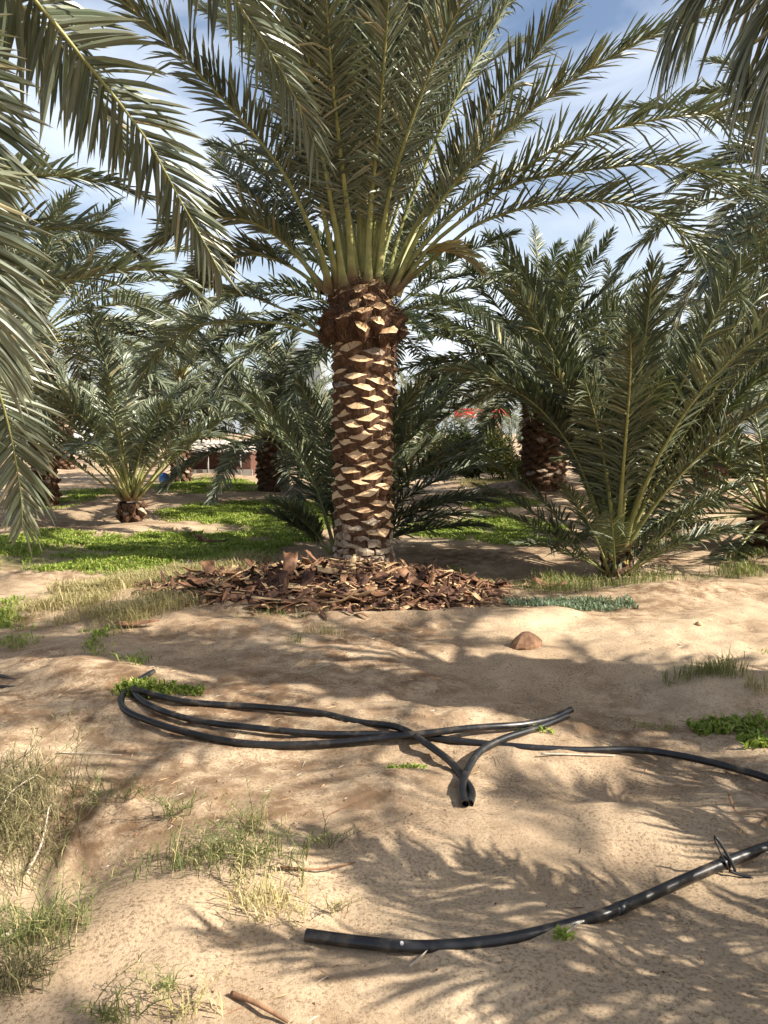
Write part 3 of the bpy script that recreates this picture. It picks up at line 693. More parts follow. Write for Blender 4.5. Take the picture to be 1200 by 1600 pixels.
# ------------------------------------------------------------------ pipes
def pipe(pix, rad, label, n=90, name='irrigation_pipe', lift=0.0, group='black irrigation pipes on the sand', ends=(True, True), jig=0, zs=None, sink=.35):
    P = []
    for k, p in enumerate(pix):
        g = gpix(*p[:2]); P.append(g + np.array([0, 0, p[2] if len(p) > 2 else 0]))
    if n == 120:          # the stiff foreground pipe bridges the small dents: its height follows a smooth curve
        P = np.array(P); u_ = np.linspace(-1, 1, len(P)); zf = np.polyval(np.polyfit(u_, P[:, 2], 2), u_) + .021
        P = np.array([np.array([0, 0, CAM_H]) + ray(q[0], q[1]) * ((CAM_H - z_) / -ray(q[0], q[1])[2]) for q, z_ in zip(pix, zf)])
    c = spline(P, n); c_in = c.copy()
    cl = np.concatenate([[0], np.cumsum([np.linalg.norm(P[k + 1] - P[k]) for k in range(len(P) - 1)])])
    ex = np.interp(np.linspace(0, 1, n), cl / cl[-1], [p[2] if len(p) > 2 else 0 for p in pix])
    c[:, 2] = height(c[:, 0], c[:, 1]); k = np.ones(13) / 13; ex = np.convolve(np.pad(ex, 6, 'edge'), k, 'valid'); g_ = c[:, 2].copy()
    k2 = np.ones(41) / 41; zs_ = np.convolve(np.pad(c[:, 2], 20, 'reflect', reflect_type='odd'), k2, 'valid'); c[:, 2] = np.maximum(zs_, c[:, 2] - .020); c[:, 2] = np.convolve(np.pad(c[:, 2], 7, 'edge'), np.ones(15) / 15, 'valid') + rad * (.85 + .10 * np.sin(np.arange(n) * .23 + n)) + ex
    if n == 120:          # the stiff foreground pipe bridges the small dents
        c = c_in
    mbp = MB(); o = c[0].copy()
    V, q, t = tube_arrays(c - o, rad, 14, False); mbp.add(V, q.tolist())
    # bore at both ends, so that the cut ends read as a hollow pipe
    for e_, sgn in ((0, 1), (-1, -1)):
        ce = c[:4] - o if e_ == 0 else (c[-4:] - o)[::-1]
        Vi, qi, ti = tube_arrays(ce, rad * .78, 14, False); Vo, qo, to_ = tube_arrays(ce, rad, 14, False)
        mbp.add(Vi, qi[:, ::-1].tolist(), m=1)
        ring = np.concatenate([Vo[:14], Vi[:14]]); mbp.add(ring, [(j, j + 14, (j + 1) % 14 + 14, (j + 1) % 14) for j in range(14)])
        mbp.add(np.concatenate([Vi[-14:], [Vi[-14:].mean(0)]]), (), [(j, (j + 1) % 14, 14) for j in range(14)], m=1)
    me = mbp.mesh(name, [M['pipe'], M['pipe_in']], True)
    ob = link(name, me, None, tuple(o)); tag(ob, label, 'pipe', group); return ob, c
pipe([(240, 1052, .0), (212, 1068, 0), (192, 1088, 0), (193, 1108), (225, 1132), (290, 1153), (380, 1167), (490, 1172), (600, 1166, .01), (690, 1158, .05), (790, 1146, .05), (850, 1133, .01), (892, 1120, .03)], .0185,
     'black pipe sweeping in the lowest of the left loops, its cut end propped up')
pipe([(207, 1084, .02), (222, 1102, .01), (255, 1121), (310, 1136), (400, 1147), (500, 1152), (620, 1154, .0), (720, 1160), (800, 1166), (900, 1172), (1000, 1185), (1100, 1203), (1205, 1229), (1290, 1262)], .018,
     'long black pipe running from the left loops out to the right edge of the photo')
pipe([(209, 1090, .045), (250, 1098, .01), (300, 1103), (400, 1110), (500, 1119), (570, 1131), (620, 1149, .04), (660, 1172, .01), (700, 1197), (724, 1218), (737, 1240), (734, 1260)], .018,
     'black pipe along the back of the loops, bending down to a cut end')
pipe([(886, 1126, .01), (830, 1144, .0), (782, 1165, .025), (748, 1190, .02), (729, 1216, .02), (722, 1240, .01), (727, 1262, 0)], .0185,
     'short black pipe curving from the crossing down to a cut end in the sand')
pp, PC = pipe([(478, 1461), (560, 1472), (640, 1479), (700, 1478), (780, 1470), (860, 1453), (940, 1430), (1020, 1397), (1080, 1370), (1150, 1341), (1210, 1320), (1300, 1290)], .0195,
     'thick black pipe lying alone in the near foreground with a loop tied to it', 120)
pipe([(-60, 1052), (0, 1056), (28, 1062), (40, 1069), (20, 1073), (-60, 1074)], .010, 'thin black hose loop on the sand at the left edge', 50)
# small drip holes and a joint on the foreground pipe
mb = MB()
g = gpix(625, 1478); k = np.argmin(np.linalg.norm(PC[:, :2] - g[:2], axis=1)); p = PC[k] - PC[0]
mb.tube([p + np.array([0, -.010, .014]), p + np.array([0, -.013, .0205])], [.0055, .0055], 10, 0)
link('emitter', mb.mesh('emitter', [mat('grey_emitter', (.55, .55, .55), .5)]), pp)
g = gpix(957, 1424); k = np.argmin(np.linalg.norm(PC[:, :2] - g[:2], axis=1))
mb = MB(); mb.tube(PC[k - 1:k + 2] - PC[0], .0212, 14, 0, True)
link('joint', mb.mesh('joint', [M['pipe']], True), pp)
# strap tied round the pipe
g = gpix(1128, 1362); k = np.argmin(np.linalg.norm(PC[:, :2] - g[:2], axis=1)); c = PC[k]
mb = MB()
lp = spline([(.004, -.03, -.012), (-.014, -.028, .02), (-.034, -.012, .065), (-.046, .0, .098), (-.036, -.005, .095), (-.010, -.02, .055), (.012, -.034, .015), (.02, -.04, -.012)], 30)
mb.tube(lp, .0055, 8, 0, True, .5)
mb.tube(spline([(.0, -.034, -.01), (.03, -.045, -.018), (.075, -.062, -.02)], 10), .008, 8, 0, True, .6)
a = np.linspace(0, 2 * math.pi, 20); tdir = PC[k + 1] - PC[k]; tdir /= np.linalg.norm(tdir); sd_ = np.cross(tdir, [0, 0, 1]); sd_ /= np.linalg.norm(sd_); up_ = np.cross(sd_, tdir)
mb.tube(np.array([.0225 * (math.cos(q) * sd_ + math.sin(q) * up_) for q in a]), .004, 6, 0, True)
link('cable_tie', mb.mesh('cable_tie', [M['rubber']], True), None, tuple(c))
tag(bpy.data.objects['cable_tie'], 'black strap loop tied round the foreground pipe, its ends sticking up and out', 'strap')

# ------------------------------------------------------------------ the other palms
def gp(px, d, dz=0):
    x = (px - 600) / FPX * d * 1.005; return (x, d, gz(x, d) + dz)
G = 'date palms of the grove'
# young palm on the right, no trunk, steep green fronds
yp = palm(gp(965, 8.9), .0, .17, 44, 3.35, 11, 'stemless young palm standing right of the main trunk, many steep dark green fronds', 88, 60, (16, 56), .44, 116, ('leaf_green', 'stalk'), G, 'young_palm', .19, .030, 20, .05, vang=26, lenvar=.25, rollv=1.1, clear=(270, 50, 74))
for ch in yp.children: ch.location.z += .26
mb = MB(); rs = np.random.RandomState(5); trunk_core(mb, [-.1, .1, .32, .42], [.15, .17, .13, .06], 0, 16, 3)
for i in range(22): boot(mb, i * R(137.5), .06 + .34 * i / 22, .145, rs.uniform(.08, .14), rs.uniform(.05, .1), rs.uniform(.03, .09), 2 if rs.rand() < .4 else 1, 1, rs, .12, rs.normal(0, .3))
link('stem_base', mb.mesh('stem_base', [M['fibre'], M['boot'], M['stalk_base']]), yp)
for i, (az, e0, bd, ln) in enumerate([(262, 79, 80, 3.3), (280, 80, 84, 3.4), (250, 77, 70, 3.0), (300, 78, 76, 3.2), (85, 78, 80, 3.4), (70, 80, 84, 3.3)]):
    add_frond(yp, (.1 * math.sin(R(az)), .1 * math.cos(R(az)), .05), arc(e0, bd, ln, az, pw=1.8), (math.sin(R(az)), math.cos(R(az))), nleaf=112, llen=.42, lwid=.030, seed=730 + i, pet=.3, w0=.05, mats=('leaf_green', 'stalk'))
for i, (az, e0, ln) in enumerate([(200, 50, 1.3), (250, 38, 1.8), (280, 46, 1.8), (95, 52, 1.7), (80, 36, 2.0), (150, 40, 1.1), (120, 58, 1.4), (225, 58, 1.5), (262, 54, 2.0), (240, 30, 1.4), (100, 36, 1.5)]):
    add_frond(yp, (.16 * math.sin(R(az)), .16 * math.cos(R(az)), .03), arc(e0, 26 if i != 4 else 60, ln, az), (math.sin(R(az)), math.cos(R(az))), nleaf=60, llen=.30, lwid=.024, seed=700 + i, pet=.2, w0=.03, mats=('leaf_green', 'stalk'))
# bushy palm right behind the main trunk
bp_ = palm(gp(530, 10.3), .0, .2, 32, 2.8, 12, 'bushy stemless palm right behind the main trunk, fronds spreading to both sides', 86, 54, (20, 55), .42, 88, ('leaf_green', 'stalk'), G, 'young_palm', .2, .032, 0, .035, clear=(235, 90, 77), rollv=1.0)
for i, (az, e0, bd, ln) in enumerate([(78, 50, 45, 2.5), (92, 38, 40, 2.4), (100, 24, 25, 1.9), (70, 30, 40, 2.1), (112, 44, 50, 2.2), (85, 60, 60, 2.7), (262, 44, 20, 1.0), (285, 54, 30, 1.1), (240, 56, 30, 1.1)]):
    add_frond(bp_, (.12 * math.sin(R(az)), .12 * math.cos(R(az)), .03), arc(e0, bd, ln, az), (math.sin(R(az)), math.cos(R(az))), nleaf=80, llen=.4, lwid=.03, seed=760 + i, pet=.2, w0=.035, mats=('leaf_green', 'stalk'))
# young palm left, short stump
lp_ = palm(gp(205, 13.6), .34, .17, 26, 3.1, 13, 'small young palm on a short stump, left in the green ground cover', 88, 46, (22, 66), .46, 80, ('leaf', 'stalk'), G, 'young_palm', .22, .042, 40, .05)
# left palm with brown trunk
palm(gp(72, 17), 3.7, .21, 54, 4.1, 14, 'palm with a thin brown trunk at the left, behind the hanging fronds', 80, -12, (40, 85), .56, 84, ('leaf', 'stalk'), G, lw=.046)
# palm at the left edge, nearer
L2 = palm((-5.3, 7.6, gz(-5.3, 7.6)), 3.3, .30, 36, 3.9, 15, 'palm standing beyond the left edge, arching fronds reaching into view', 74, -5, (40, 85), .55, 92, ('leaf', 'stalk'), G, lw=.040, clear=(85, 70))
# centre-left palm, crown near eye level
palm(gp(428, 20.4), 1.35, .36, 46, 3.9, 16, 'short trunked palm left of the main trunk and farther back, dense feathery crown', 84, -4, (30, 75), .55, 76, ('leaf', 'stalk'), G, lw=.046)
palm(gp(285, 25), 3.3, .25, 44, 4.0, 24, 'palm far back between the small left palm and the main trunk', 82, -4, (30, 75), .55, 70, ('leaf', 'stalk'), G, lw=.05)
# stout trunk palm to the right
palm(gp(848, 19), 2.6, .46, 58, 4.0, 17, 'palm with a stout shaggy dark trunk, right of the main palm', 86, -8, (28, 72), .55, 80, ('leaf_green', 'stalk'), G, lw=.046)
# right edge palm
palm(gp(1205, 10.6), .4, .26, 34, 3.0, 18, 'low palm at the right edge, dark fronds drooping leftwards over a mound', 78, -12, (30, 75), .46, 80, ('leaf_green', 'stalk'), G, lw=.038)
palm(gp(1108, 23), 2.3, .42, 50, 3.9, 19, 'distant palm with a thick dark trunk behind the young palm at right', 84, -12, (30, 75), .55, 70, ('leaf', 'stalk'), G, lw=.050)
palm(gp(1265, 13), 5.6, .30, 38, 3.6, 20, 'tall palm at the upper right edge, crown against the sky', 76, -20, (40, 85), .52, 80, ('leaf', 'stalk'), G, lw=.044)
palm(gp(1245, 17), 4.0, .30, 36, 3.3, 21, 'palm of middle height at the right edge behind the drooping light frond', 80, -15, (30, 75), .52, 74, ('leaf', 'stalk'), G, lw=.046)
palm(gp(592, 16.5), 3.9, .30, 34, 3.7, 22, 'palm mostly hidden behind the main crown, dark fronds right of it', 84, -10, (28, 70), .54, 78, ('leaf_green', 'stalk'), G, lw=.046)
palm(gp(950, 27), 3.6, .34, 46, 4.2, 23, 'palm rising behind the young palm, its crown against the pale sky', 86, -10, (22, 70), .54, 70, ('leaf', 'stalk'), G, lw=.054)

# near palms, trunks outside the frame
NL = (-2.7, 2.7); nl = thing('date_palm', (*NL, gz(*NL)), 'near palm beyond the left edge, large fronds hanging across the upper left corner', 'palm', G)
rough_trunk(nl, 3.1, .28, 31)
nlc = (NL[0], NL[1], gz(*NL) + 3.2)
for i, (pix, y0, y1, roll, dr) in enumerate([
    ([(-160, -170), (-40, -90), (55, 0), (120, 80), (190, 165), (240, 235), (280, 310), (320, 380), (345, 428)], 3.5, 4.7, .25, .14),
    ([(150, -260), (270, -130), (330, -55), (375, 10), (425, 85), (458, 145), (485, 205), (497, 245)], 4.4, 5.6, -.1, .3),
    ([(-150, 330), (-70, 450), (-20, 560), (8, 645), (24, 717), (33, 777), (35, 822)], 3.9, 4.9, .2, .12),
    ([(-260, 120), (-140, 240), (-75, 340), (-35, 430), (-12, 520), (0, 590)], 3.1, 3.7, .3, .2),
    ([(-150, 500), (-110, 620), (-80, 720), (-65, 800)], 4.0, 4.6, .1, .2),
    ([(-120, -60), (-20, -30), (70, 40), (130, 120), (170, 190), (200, 250)], 4.2, 5.6, .2, .2),
    ([(-200, 20), (-110, 80), (-50, 170), (-30, 270), (-20, 330)], 3.4, 4.0, .1, .2)]):
    pix_frond(nl, nlc, pix, y1, 1300 + i, y0=y0, nleaf=122, llen=.44, lwid=.033, pet=.2, w0=.045, roll=roll, face=.62, droop=dr, rings=4, spread=1.3)
for i, (az, e0, bd) in enumerate([(180, 40, 70), (230, 55, 70), (270, 30, 80), (310, 60, 60), (345, 35, 70), (210, 20, 60), (290, 70, 60), (130, 60, 70), (150, 30, 80), (62, 66, 44), (78, 60, 40), (92, 68, 48), (105, 60, 45), (45, 74, 45), (84, 76, 55), (118, 66, 50), (70, 72, 40)]):  # the later ones arch above the frame, added to shade the hanging fronds
    add_frond(nl, (0, 0, 3.2), arc(e0, bd, 3.4, az), (math.sin(R(az)), math.cos(R(az))), nleaf=80, llen=.48, lwid=.034, seed=1330 + i, w0=.06)
# extra fronds of the left edge palm that show in the photograph
l2c = (L2.location.x, L2.location.y, L2.location.z + 3.4)
pix_frond(L2, l2c, [(-120, 292), (0, 275), (100, 275), (170, 288), (228, 308)], 7.4, 1350, nleaf=100, llen=.46, lwid=.038, w0=.05)
pix_frond(L2, l2c, [(-100, 380), (0, 362), (60, 357), (130, 360), (190, 382), (225, 415)], 8.4, 1351, nleaf=100, llen=.5, lwid=.04, w0=.05)
pix_frond(L2, l2c, [(-120, 430), (0, 442), (105, 437), (210, 422), (270, 430), (310, 460)], 7.8, 1352, nleaf=100, llen=.5, lwid=.04, w0=.05)

NR = (5.0, 3.7); nr = thing('date_palm', (*NR, gz(*NR)), 'near palm beyond the right edge, dark leaflets hanging into the upper right corner', 'palm', G)
rough_trunk(nr, 3.4, .28, 32)
nrc = (NR[0], NR[1], gz(*NR) + 3.5)
for i, (pix, y0, y1, roll, dr) in enumerate([
    ([(1700, -330), (1450, -260), (1280, -140), (1170, -65), (1095, -20), (1062, 25), (1050, 60)], 3.8, 4.6, .2, .9),
    ([(1500, -200), (1350, -130), (1270, -90), (1150, -60), (1100, 0), (1090, 40)], 3.9, 4.8, .3, .8),
    ([(1500, -100), (1400, -60), (1290, 0), (1230, 60), (1205, 130), (1200, 190)], 3.8, 4.6, .3, .7),
    ([(1600, -240), (1400, -150), (1280, -70), (1210, 0), (1180, 60), (1165, 130)], 3.8, 4.4, -.2, .6)]):
    pix_frond(nr, nrc, pix, y1, 1400 + i, y0=y0, nleaf=110, llen=.52, lwid=.036, pet=.2, w0=.045, roll=roll, face=.3, droop=dr, rings=4, spread=1.15)
for i in range(15):
    az = i * 137.5 + 20; e0 = 78 - 76 * (i / 15) ** .8
    if 235 < az % 360 < 335 and e0 < 50: continue
    add_frond(nr, (0, 0, 3.5), arc(e0, 60, 3.6, az), (math.sin(R(az)), math.cos(R(az))), nleaf=60, llen=.46, lwid=.032, seed=1430 + i, w0=.06, rings=2)
# unseen palms whose shade falls over the foreground; tallest added to shade left fronds
for i, (x, y, H, n) in enumerate([(8.8, -1.2, 4.6, 7), (7.9, 1.5, 3.4, 5), (5.6, 3.0, 6.9, 22)]):
    p_ = palm((x, y, gz(x, y)), H, .2, n, 3.4, 40 + i, ['palm behind the camera whose shade crosses the foreground', 'palm right of the camera, shading the sand by the pipes', 'unseen tallest palm beyond the right edge, added to shade the near left fronds'][i], 80, -5, (40, 80), .46, 70, ('leaf', 'stalk'), G, rings=2)

palm((3.7, .3, gz(3.7, .3)), .3, .2, 14, 2.8, 48, 'low palm just behind the camera at right, striping the nearest sand with shade', 74, 22, (30, 65), .44, 72, ('leaf', 'stalk'), G, 'young_palm', rings=2, lw=.032)
palm((3.35, 1.5, gz(3.35, 1.5)), .0, .2, 15, 2.5, 49, 'stemless palm just right of the camera, its shade reaching the left foreground', 82, 40, (20, 50), .42, 70, ('leaf', 'stalk'), G, 'young_palm', rings=2, lw=.03)
# distant palms: copies of two grown ones
far_src = palm((-14, 34, gz(-14, 34)), 3.2, .34, 34, 4.0, 60, 'far palm at the back of the grove', 84, -15, (30, 75), .5, 44, ('leaf', 'stalk'), 'far palms at the back of the grove', rings=2, lw=.05)
rs = np.random.RandomState(77)
for k, (x, y, s) in enumerate([(-21, 38, 1.0), (-9.5, 41, .9), (-4.2, 38, .75), (1.5, 44, .95), (5.2, 40, .8), (10, 43, .9), (15, 37, 1.0), (19, 44, 1.1), (24, 35, 1.0), (12.5, 31, .85), (7.5, 52, 1.0), (-16, 52, 1.1), (29, 46, 1.1), (-28, 44, 1.1), (3.4, 58, 1), (-2, 56, 1)]):
    c = copy_tree(far_src); c.location = (x, y, gz(x, y)); c.rotation_euler = (0, 0, rs.uniform(0, 6.28)); c.scale = (s, s, s)

# ------------------------------------------------------------------ shrubs
def leaf_cloud(n, c, r, size, seed, lobes=9):
    rs = np.random.RandomState(seed)
    lc = rs.normal(0, .42, (lobes, 3)); lc[:, 2] = np.abs(lc[:, 2]) * .9
    k = rs.randint(lobes, size=n); p = lc[k] + norm(rs.normal(0, 1, (n, 3))) * (rs.rand(n, 1) ** .4) * rs.uniform(.25, .48, (lobes, 1))[k]
    p[:, 2] = np.abs(p[:, 2]); p = p * np.asarray(r) + np.asarray(c)
    d = norm(rs.normal(0, 1, (n, 3)) + [0, 0, .5]); s = norm(np.cross(d, rs.normal(0, 1, (n, 3)))); L_ = size * rs.uniform(.6, 1.4, (n, 1))
    V = np.stack([p, p + d * L_ * .5 + s * L_ * .2, p + d * L_, p + d * L_ * .5 - s * L_ * .2], 1).reshape(-1, 3)
    Q = np.arange(n * 4).reshape(-1, 4); return V, Q, np.repeat(rs.rand(n), 4)
M['bush'] = leaf_mat('bush_leaf', (.10, .12, .03), (.22, .23, .06), (.3, .28, .1), 0, .55, .25, .3)
M['bush_dark'] = leaf_mat('dark_bush_leaf', (.05, .07, .025), (.11, .14, .05), (.3, .28, .1), 0, .55, .2, .3)
M['wood'] = noise_mat('branch_wood', (.10, .07, .045), (.2, .15, .1), 12, .9, .3)
def bush(x, y, r, label, m, seed, n=7000, size=.12):
    z = gz(x, y); root = thing('bush', (x, y, z), label, 'bush', 'bushes behind the palms')
    V, Q, tint = leaf_cloud(n, (0, 0, .1), r, size, seed)
    link('foliage', np_mesh('foliage', V, Q, None, [M[m]], attr={'tint': tint, 'along': tint * 0}), root)
    mb = MB(); rs = np.random.RandomState(seed)
    for k in range(7): mb.tube(spline([(rs.normal(0, .1), rs.normal(0, .1), -.05), (rs.normal(0, .3 * r[0]), rs.normal(0, .3 * r[1]), r[2] * .5), (rs.normal(0, .5 * r[0]), rs.normal(0, .5 * r[1]), r[2] * .9)], 8), np.linspace(.03, .006, 8), 6)
    link('stem', mb.mesh('stem', [M['wood']], True), root)
x, y, z = gp(790, 25); bush(x, y, (1.0, .9, 1.25), 'round yellow-green bush just left of the stout dark trunk', 'bush', 1)
x, y, z = gp(735, 26.5); bush(x, y, (1.2, .9, 1.4), 'dark green bush under the red banner', 'bush_dark', 2)
x, y, z = gp(1145, 27); bush(x, y, (.9, .8, 1.2), 'grey-green bush in the gap at the right edge', 'bush_dark', 3)
x, y, z = gp(690, 28); bush(x, y, (1.3, .9, 1.6), 'mid green bush beside the main trunk far back', 'bush', 4)
for k, (px, d, r, lab) in enumerate([(610, 46, 3.2, 'long dark hedge bush at the back of the grove, behind the main trunk'), (1010, 48, 3.4, 'dark hedge bush at the far right back'), (470, 50, 3.0, 'dark hedge bush far back left of the main trunk'), (860, 50, 3.2, 'dark hedge bush behind the stout trunk')]):
    x, y, z = gp(px, d); bush(x, y, (r, 1.3, 2.0), lab, 'bush_dark', 10 + k, 5000, .28)

# ------------------------------------------------------------------ buildings far back
M['roof'] = noise_mat('pale_sheet_roof', (.34, .29, .24), (.46, .40, .33), 3, .7, .1)
M['brown'] = noise_mat('brown_screen', (.07, .032, .022), (.13, .06, .04), 5, .9, .3, stretch=(1, 1, 6))
M['post'] = noise_mat('grey_post', (.17, .16, .15), (.3, .28, .26), 8, .8, .2)
M['block'] = noise_mat('grey_block', (.22, .20, .175), (.34, .31, .27), 4, .9, .4)
M['white'] = noise_mat('white_paint', (.68, .70, .72), (.80, .81, .82), 2, .7, .1)
M['red'] = noise_mat('red_banner', (.50, .04, .04), (.62, .06, .055), 3, .7, .1)
M['glass'] = mat('window_glass', (.05, .06, .07), .15, .6)
M['greyroof'] = noise_mat('grey_roof', (.16, .17, .18), (.22, .23, .24), 3, .7, .1)
sx, sy, sz = gp(338, 27.7)
shed = thing('shed', (sx, sy, sz), 'low brown shed with a pale sheet roof and posts at the back left', 'shed')
W_ = 2.5
mb = MB(); mb.box((0, .9, .42), (W_, 1.6, .86)); link('wall', mb.mesh('wall', [M['brown']]), shed)
mb = MB(); mb.box((0, -.12, .13), (W_ + .2, .12, .28)); link('block_wall', mb.mesh('block_wall', [M['block']]), shed)
mb = MB()
v = []
for i in range(60):
    x = -W_ / 2 - .25 + (W_ + .5) * i / 59; cz = .02 * math.sin(i * 1.6); v += [(x, -.35, .92 + cz), (x, 1.9, 1.30 + cz), (x, -.35, .90 + cz), (x, 1.9, 1.28 + cz)]
mb.add(v, [f for i in range(59) for f in ((4 * i, 4 * i + 4, 4 * i + 5, 4 * i + 1), (4 * i + 2, 4 * i + 3, 4 * i + 7, 4 * i + 6), (4 * i, 4 * i + 2, 4 * i + 6, 4 * i + 4))])
link('roof', mb.mesh('roof', [M['roof']]), shed)
for x in (-1.0, -.2, .95):
    mb = MB(); mb.tube([(x, -.28, -.1), (x, -.28, .91)], .035, 8); link('post', mb.mesh('post', [M['post']], True), shed)
# blue drum/bag by the shed
bx, by, bz = gp(258, 25.0)
mb = MB(); rs = np.random.RandomState(4)
trunk_core(mb, [0, .02, .12, .24, .30, .33], [.10, .15, .17, .15, .10, .02], 0, 14, 8)
tag(link('plastic_sack', mb.mesh('plastic_sack', [noise_mat('blue_plastic', (.03, .10, .38), (.06, .2, .55), 6, .5, .3)], True), None, (bx, by, bz - .02)), 'small blue plastic sack on the ground left of the shed', 'sack')
def building(x, y, z, w_, d_, h_, label, wall, roof, nwin=3, rz=0):
    root = thing('building', (x, y, z), label, 'building'); root.rotation_euler = (0, 0, rz)
    mb = MB(); mb.box((0, 0, h_ / 2 - .1), (w_, d_, h_ + .2)); link('wall', mb.mesh('wall', [wall]), root)
    mb = MB(); mb.box((0, 0, h_ + .12), (w_ + .3, d_ + .3, .22)); link('roof', mb.mesh('roof', [roof]), root)
    for k in range(nwin):
        xx = -w_ / 2 + w_ * (k + .5) / nwin
        mb = MB(); mb.box((xx, -d_ / 2 - .01, h_ * .58), (1.15, .06, 1.15)); f = link('window', mb.mesh('window', [M['white']]), root)
        mb = MB(); mb.box((xx, -d_ / 2 - .03, h_ * .58), (.98, .06, .98)); link('pane', mb.mesh('pane', [M['glass']]), f)
    return root
x, y, z = gp(75, 62); building(x, y, z, 15, 6, 5.0, 'white walled building glimpsed through the palms at the left', M['white'], M['white'], 5)
x, y, z = gp(470, 75); building(x, y, z, 4.5, 6, 9.0, 'grey flat-roofed building showing beside the main collar', M['greyroof'], M['greyroof'], 3)
x, y, z = gp(1085, 60); building(x, y, z, 4.5, 3, 2.1, 'small pale hut in the gap at the right', M['roof'], M['white'], 1)
x, y, z = gp(752, 48)
bn = thing('banner', (x, y, z), 'red banner on posts seen between the palms right of the trunk', 'banner')
mb = MB(); mb.box((0, 0, 2.8), (3.4, .05, .55)); link('cloth', mb.mesh('cloth', [M['red']]), bn)
for xx in (-1.7, 0, 1.7):
    mb = MB(); mb.tube([(xx, .08, -.1), (xx, .08, 3.15)], .05, 8); link('post', mb.mesh('post', [M['post']], True), bn)

# ------------------------------------------------------------------ grass and weeds
M['clover'] = leaf_mat('clover_leaf', (.13, .19, .028), (.31, .39, .07), (.42, .38, .12), .25, .6, .3, .25)
M['grass'] = leaf_mat('grass_blade', (.10, .125, .035), (.22, .235, .085), (.42, .35, .17), .35, .6, .3, .25)
M['weed'] = leaf_mat('weed_blade', (.10, .095, .04), (.25, .22, .11), (.42, .35, .19), .3, .65, .2, .2)
M['straw'] = leaf_mat('dry_grass_blade', (.26, .22, .09), (.47, .40, .20), (.5, .42, .24), .2, .7, .25, .2)
M['bluegreen'] = leaf_mat('blue_green_leaf', (.10, .145, .085), (.21, .26, .17), (.3, .3, .2), .05, .6, .2, .3)
def blades(p, ln, wd, lean, seed, up=1.0):
    """curved grass blades rooted at p (n x 3)"""
    rs = np.random.RandomState(seed); n = len(p); a = rs.uniform(0, 6.283, n)
    h = np.stack([np.cos(a), np.sin(a), 0 * a], 1); s = np.stack([-np.sin(a), np.cos(a), 0 * a], 1)
    le = (lean * rs.uniform(.3, 1.5, n))[:, None]; ln = np.broadcast_to(ln, (n,))[:, None] * rs.uniform(.5, 1.3, (n, 1)); hw = np.broadcast_to(wd, (n,))[:, None] * .5
    z = np.array([0, 0, 1.0])
    m1 = p + (z * up * .55 + h * le * .3) * ln; tip = p + (z * up * (1 - .35 * le) + h * le) * ln
    V = np.stack([p - s * hw * .7, p + s * hw * .7, m1 + s * hw, m1 - s * hw, tip], 1).reshape(-1, 3)
    b = np.arange(n) * 5
    return V, np.stack([b, b + 1, b + 2, b + 3], 1), np.stack([b + 3, b + 2, b + 4], 1), np.repeat(rs.rand(n), 5), np.tile([0, 0, .5, .5, 1.0], n)
def scatter(P, dens, n_per_m2, rs, cap=110000):
    lo = P.min(0) - .4; hi = P.max(0) + .4; n = int(min(cap, (hi - lo).prod() * n_per_m2)); return rs.uniform(lo, hi, (n, 2))
def on_ground(xy): return np.concatenate([xy, height(xy[:, 0], xy[:, 1])[:, None]], 1)
rs = np.random.RandomState(99)
for kinds, nm, m, ln, wd, lean, per, lab, cat in [
    (('green',), 'ground_cover', 'clover', .055, .016, .9, 3600, 'low bright green ground cover spreading between the palms', 'ground cover'),
    (('dry',), 'dry_grass', 'straw', .13, .008, .9, 5000, 'thin yellow dry grass left of the husk heap', 'grass'),
    (('mixed',), 'rough_grass', 'grass', .12, .008, .7, 2600, 'rough green grass round the young palm and at the right', 'grass')]:
    pts = []
    for P, d, k in GREEN:
        if k not in kinds: continue
        dist = np.hypot(*P.mean(0)); xy = scatter(P, d, per * min(1.0, 12 / dist) , rs)
        msk = green_mask(xy[:, 0], xy[:, 1], kinds); gap = np.clip(.8 + 2.0 * fbm(xy[:, 0] * 1.7, xy[:, 1] * 1.7, 4), .02, 1)
        pts.append(xy[rs.rand(len(xy)) < msk * gap])
    xy = np.concatenate(pts); p = on_ground(xy); D = np.hypot(xy[:, 0], xy[:, 1])
    V, Q, T_, ti, al = blades(p, ln * (.7 + .6 * np.clip(.5 + fbm(xy[:, 0] * 3, xy[:, 1] * 3, 2), 0, 1)), wd * np.clip(D / 10, .6, 1.5), lean, 5)
    tag(link(nm, np_mesh(nm, V, Q, T_, [M[m]], attr={'tint': ti, 'along': al})), lab, cat, kind='stuff')

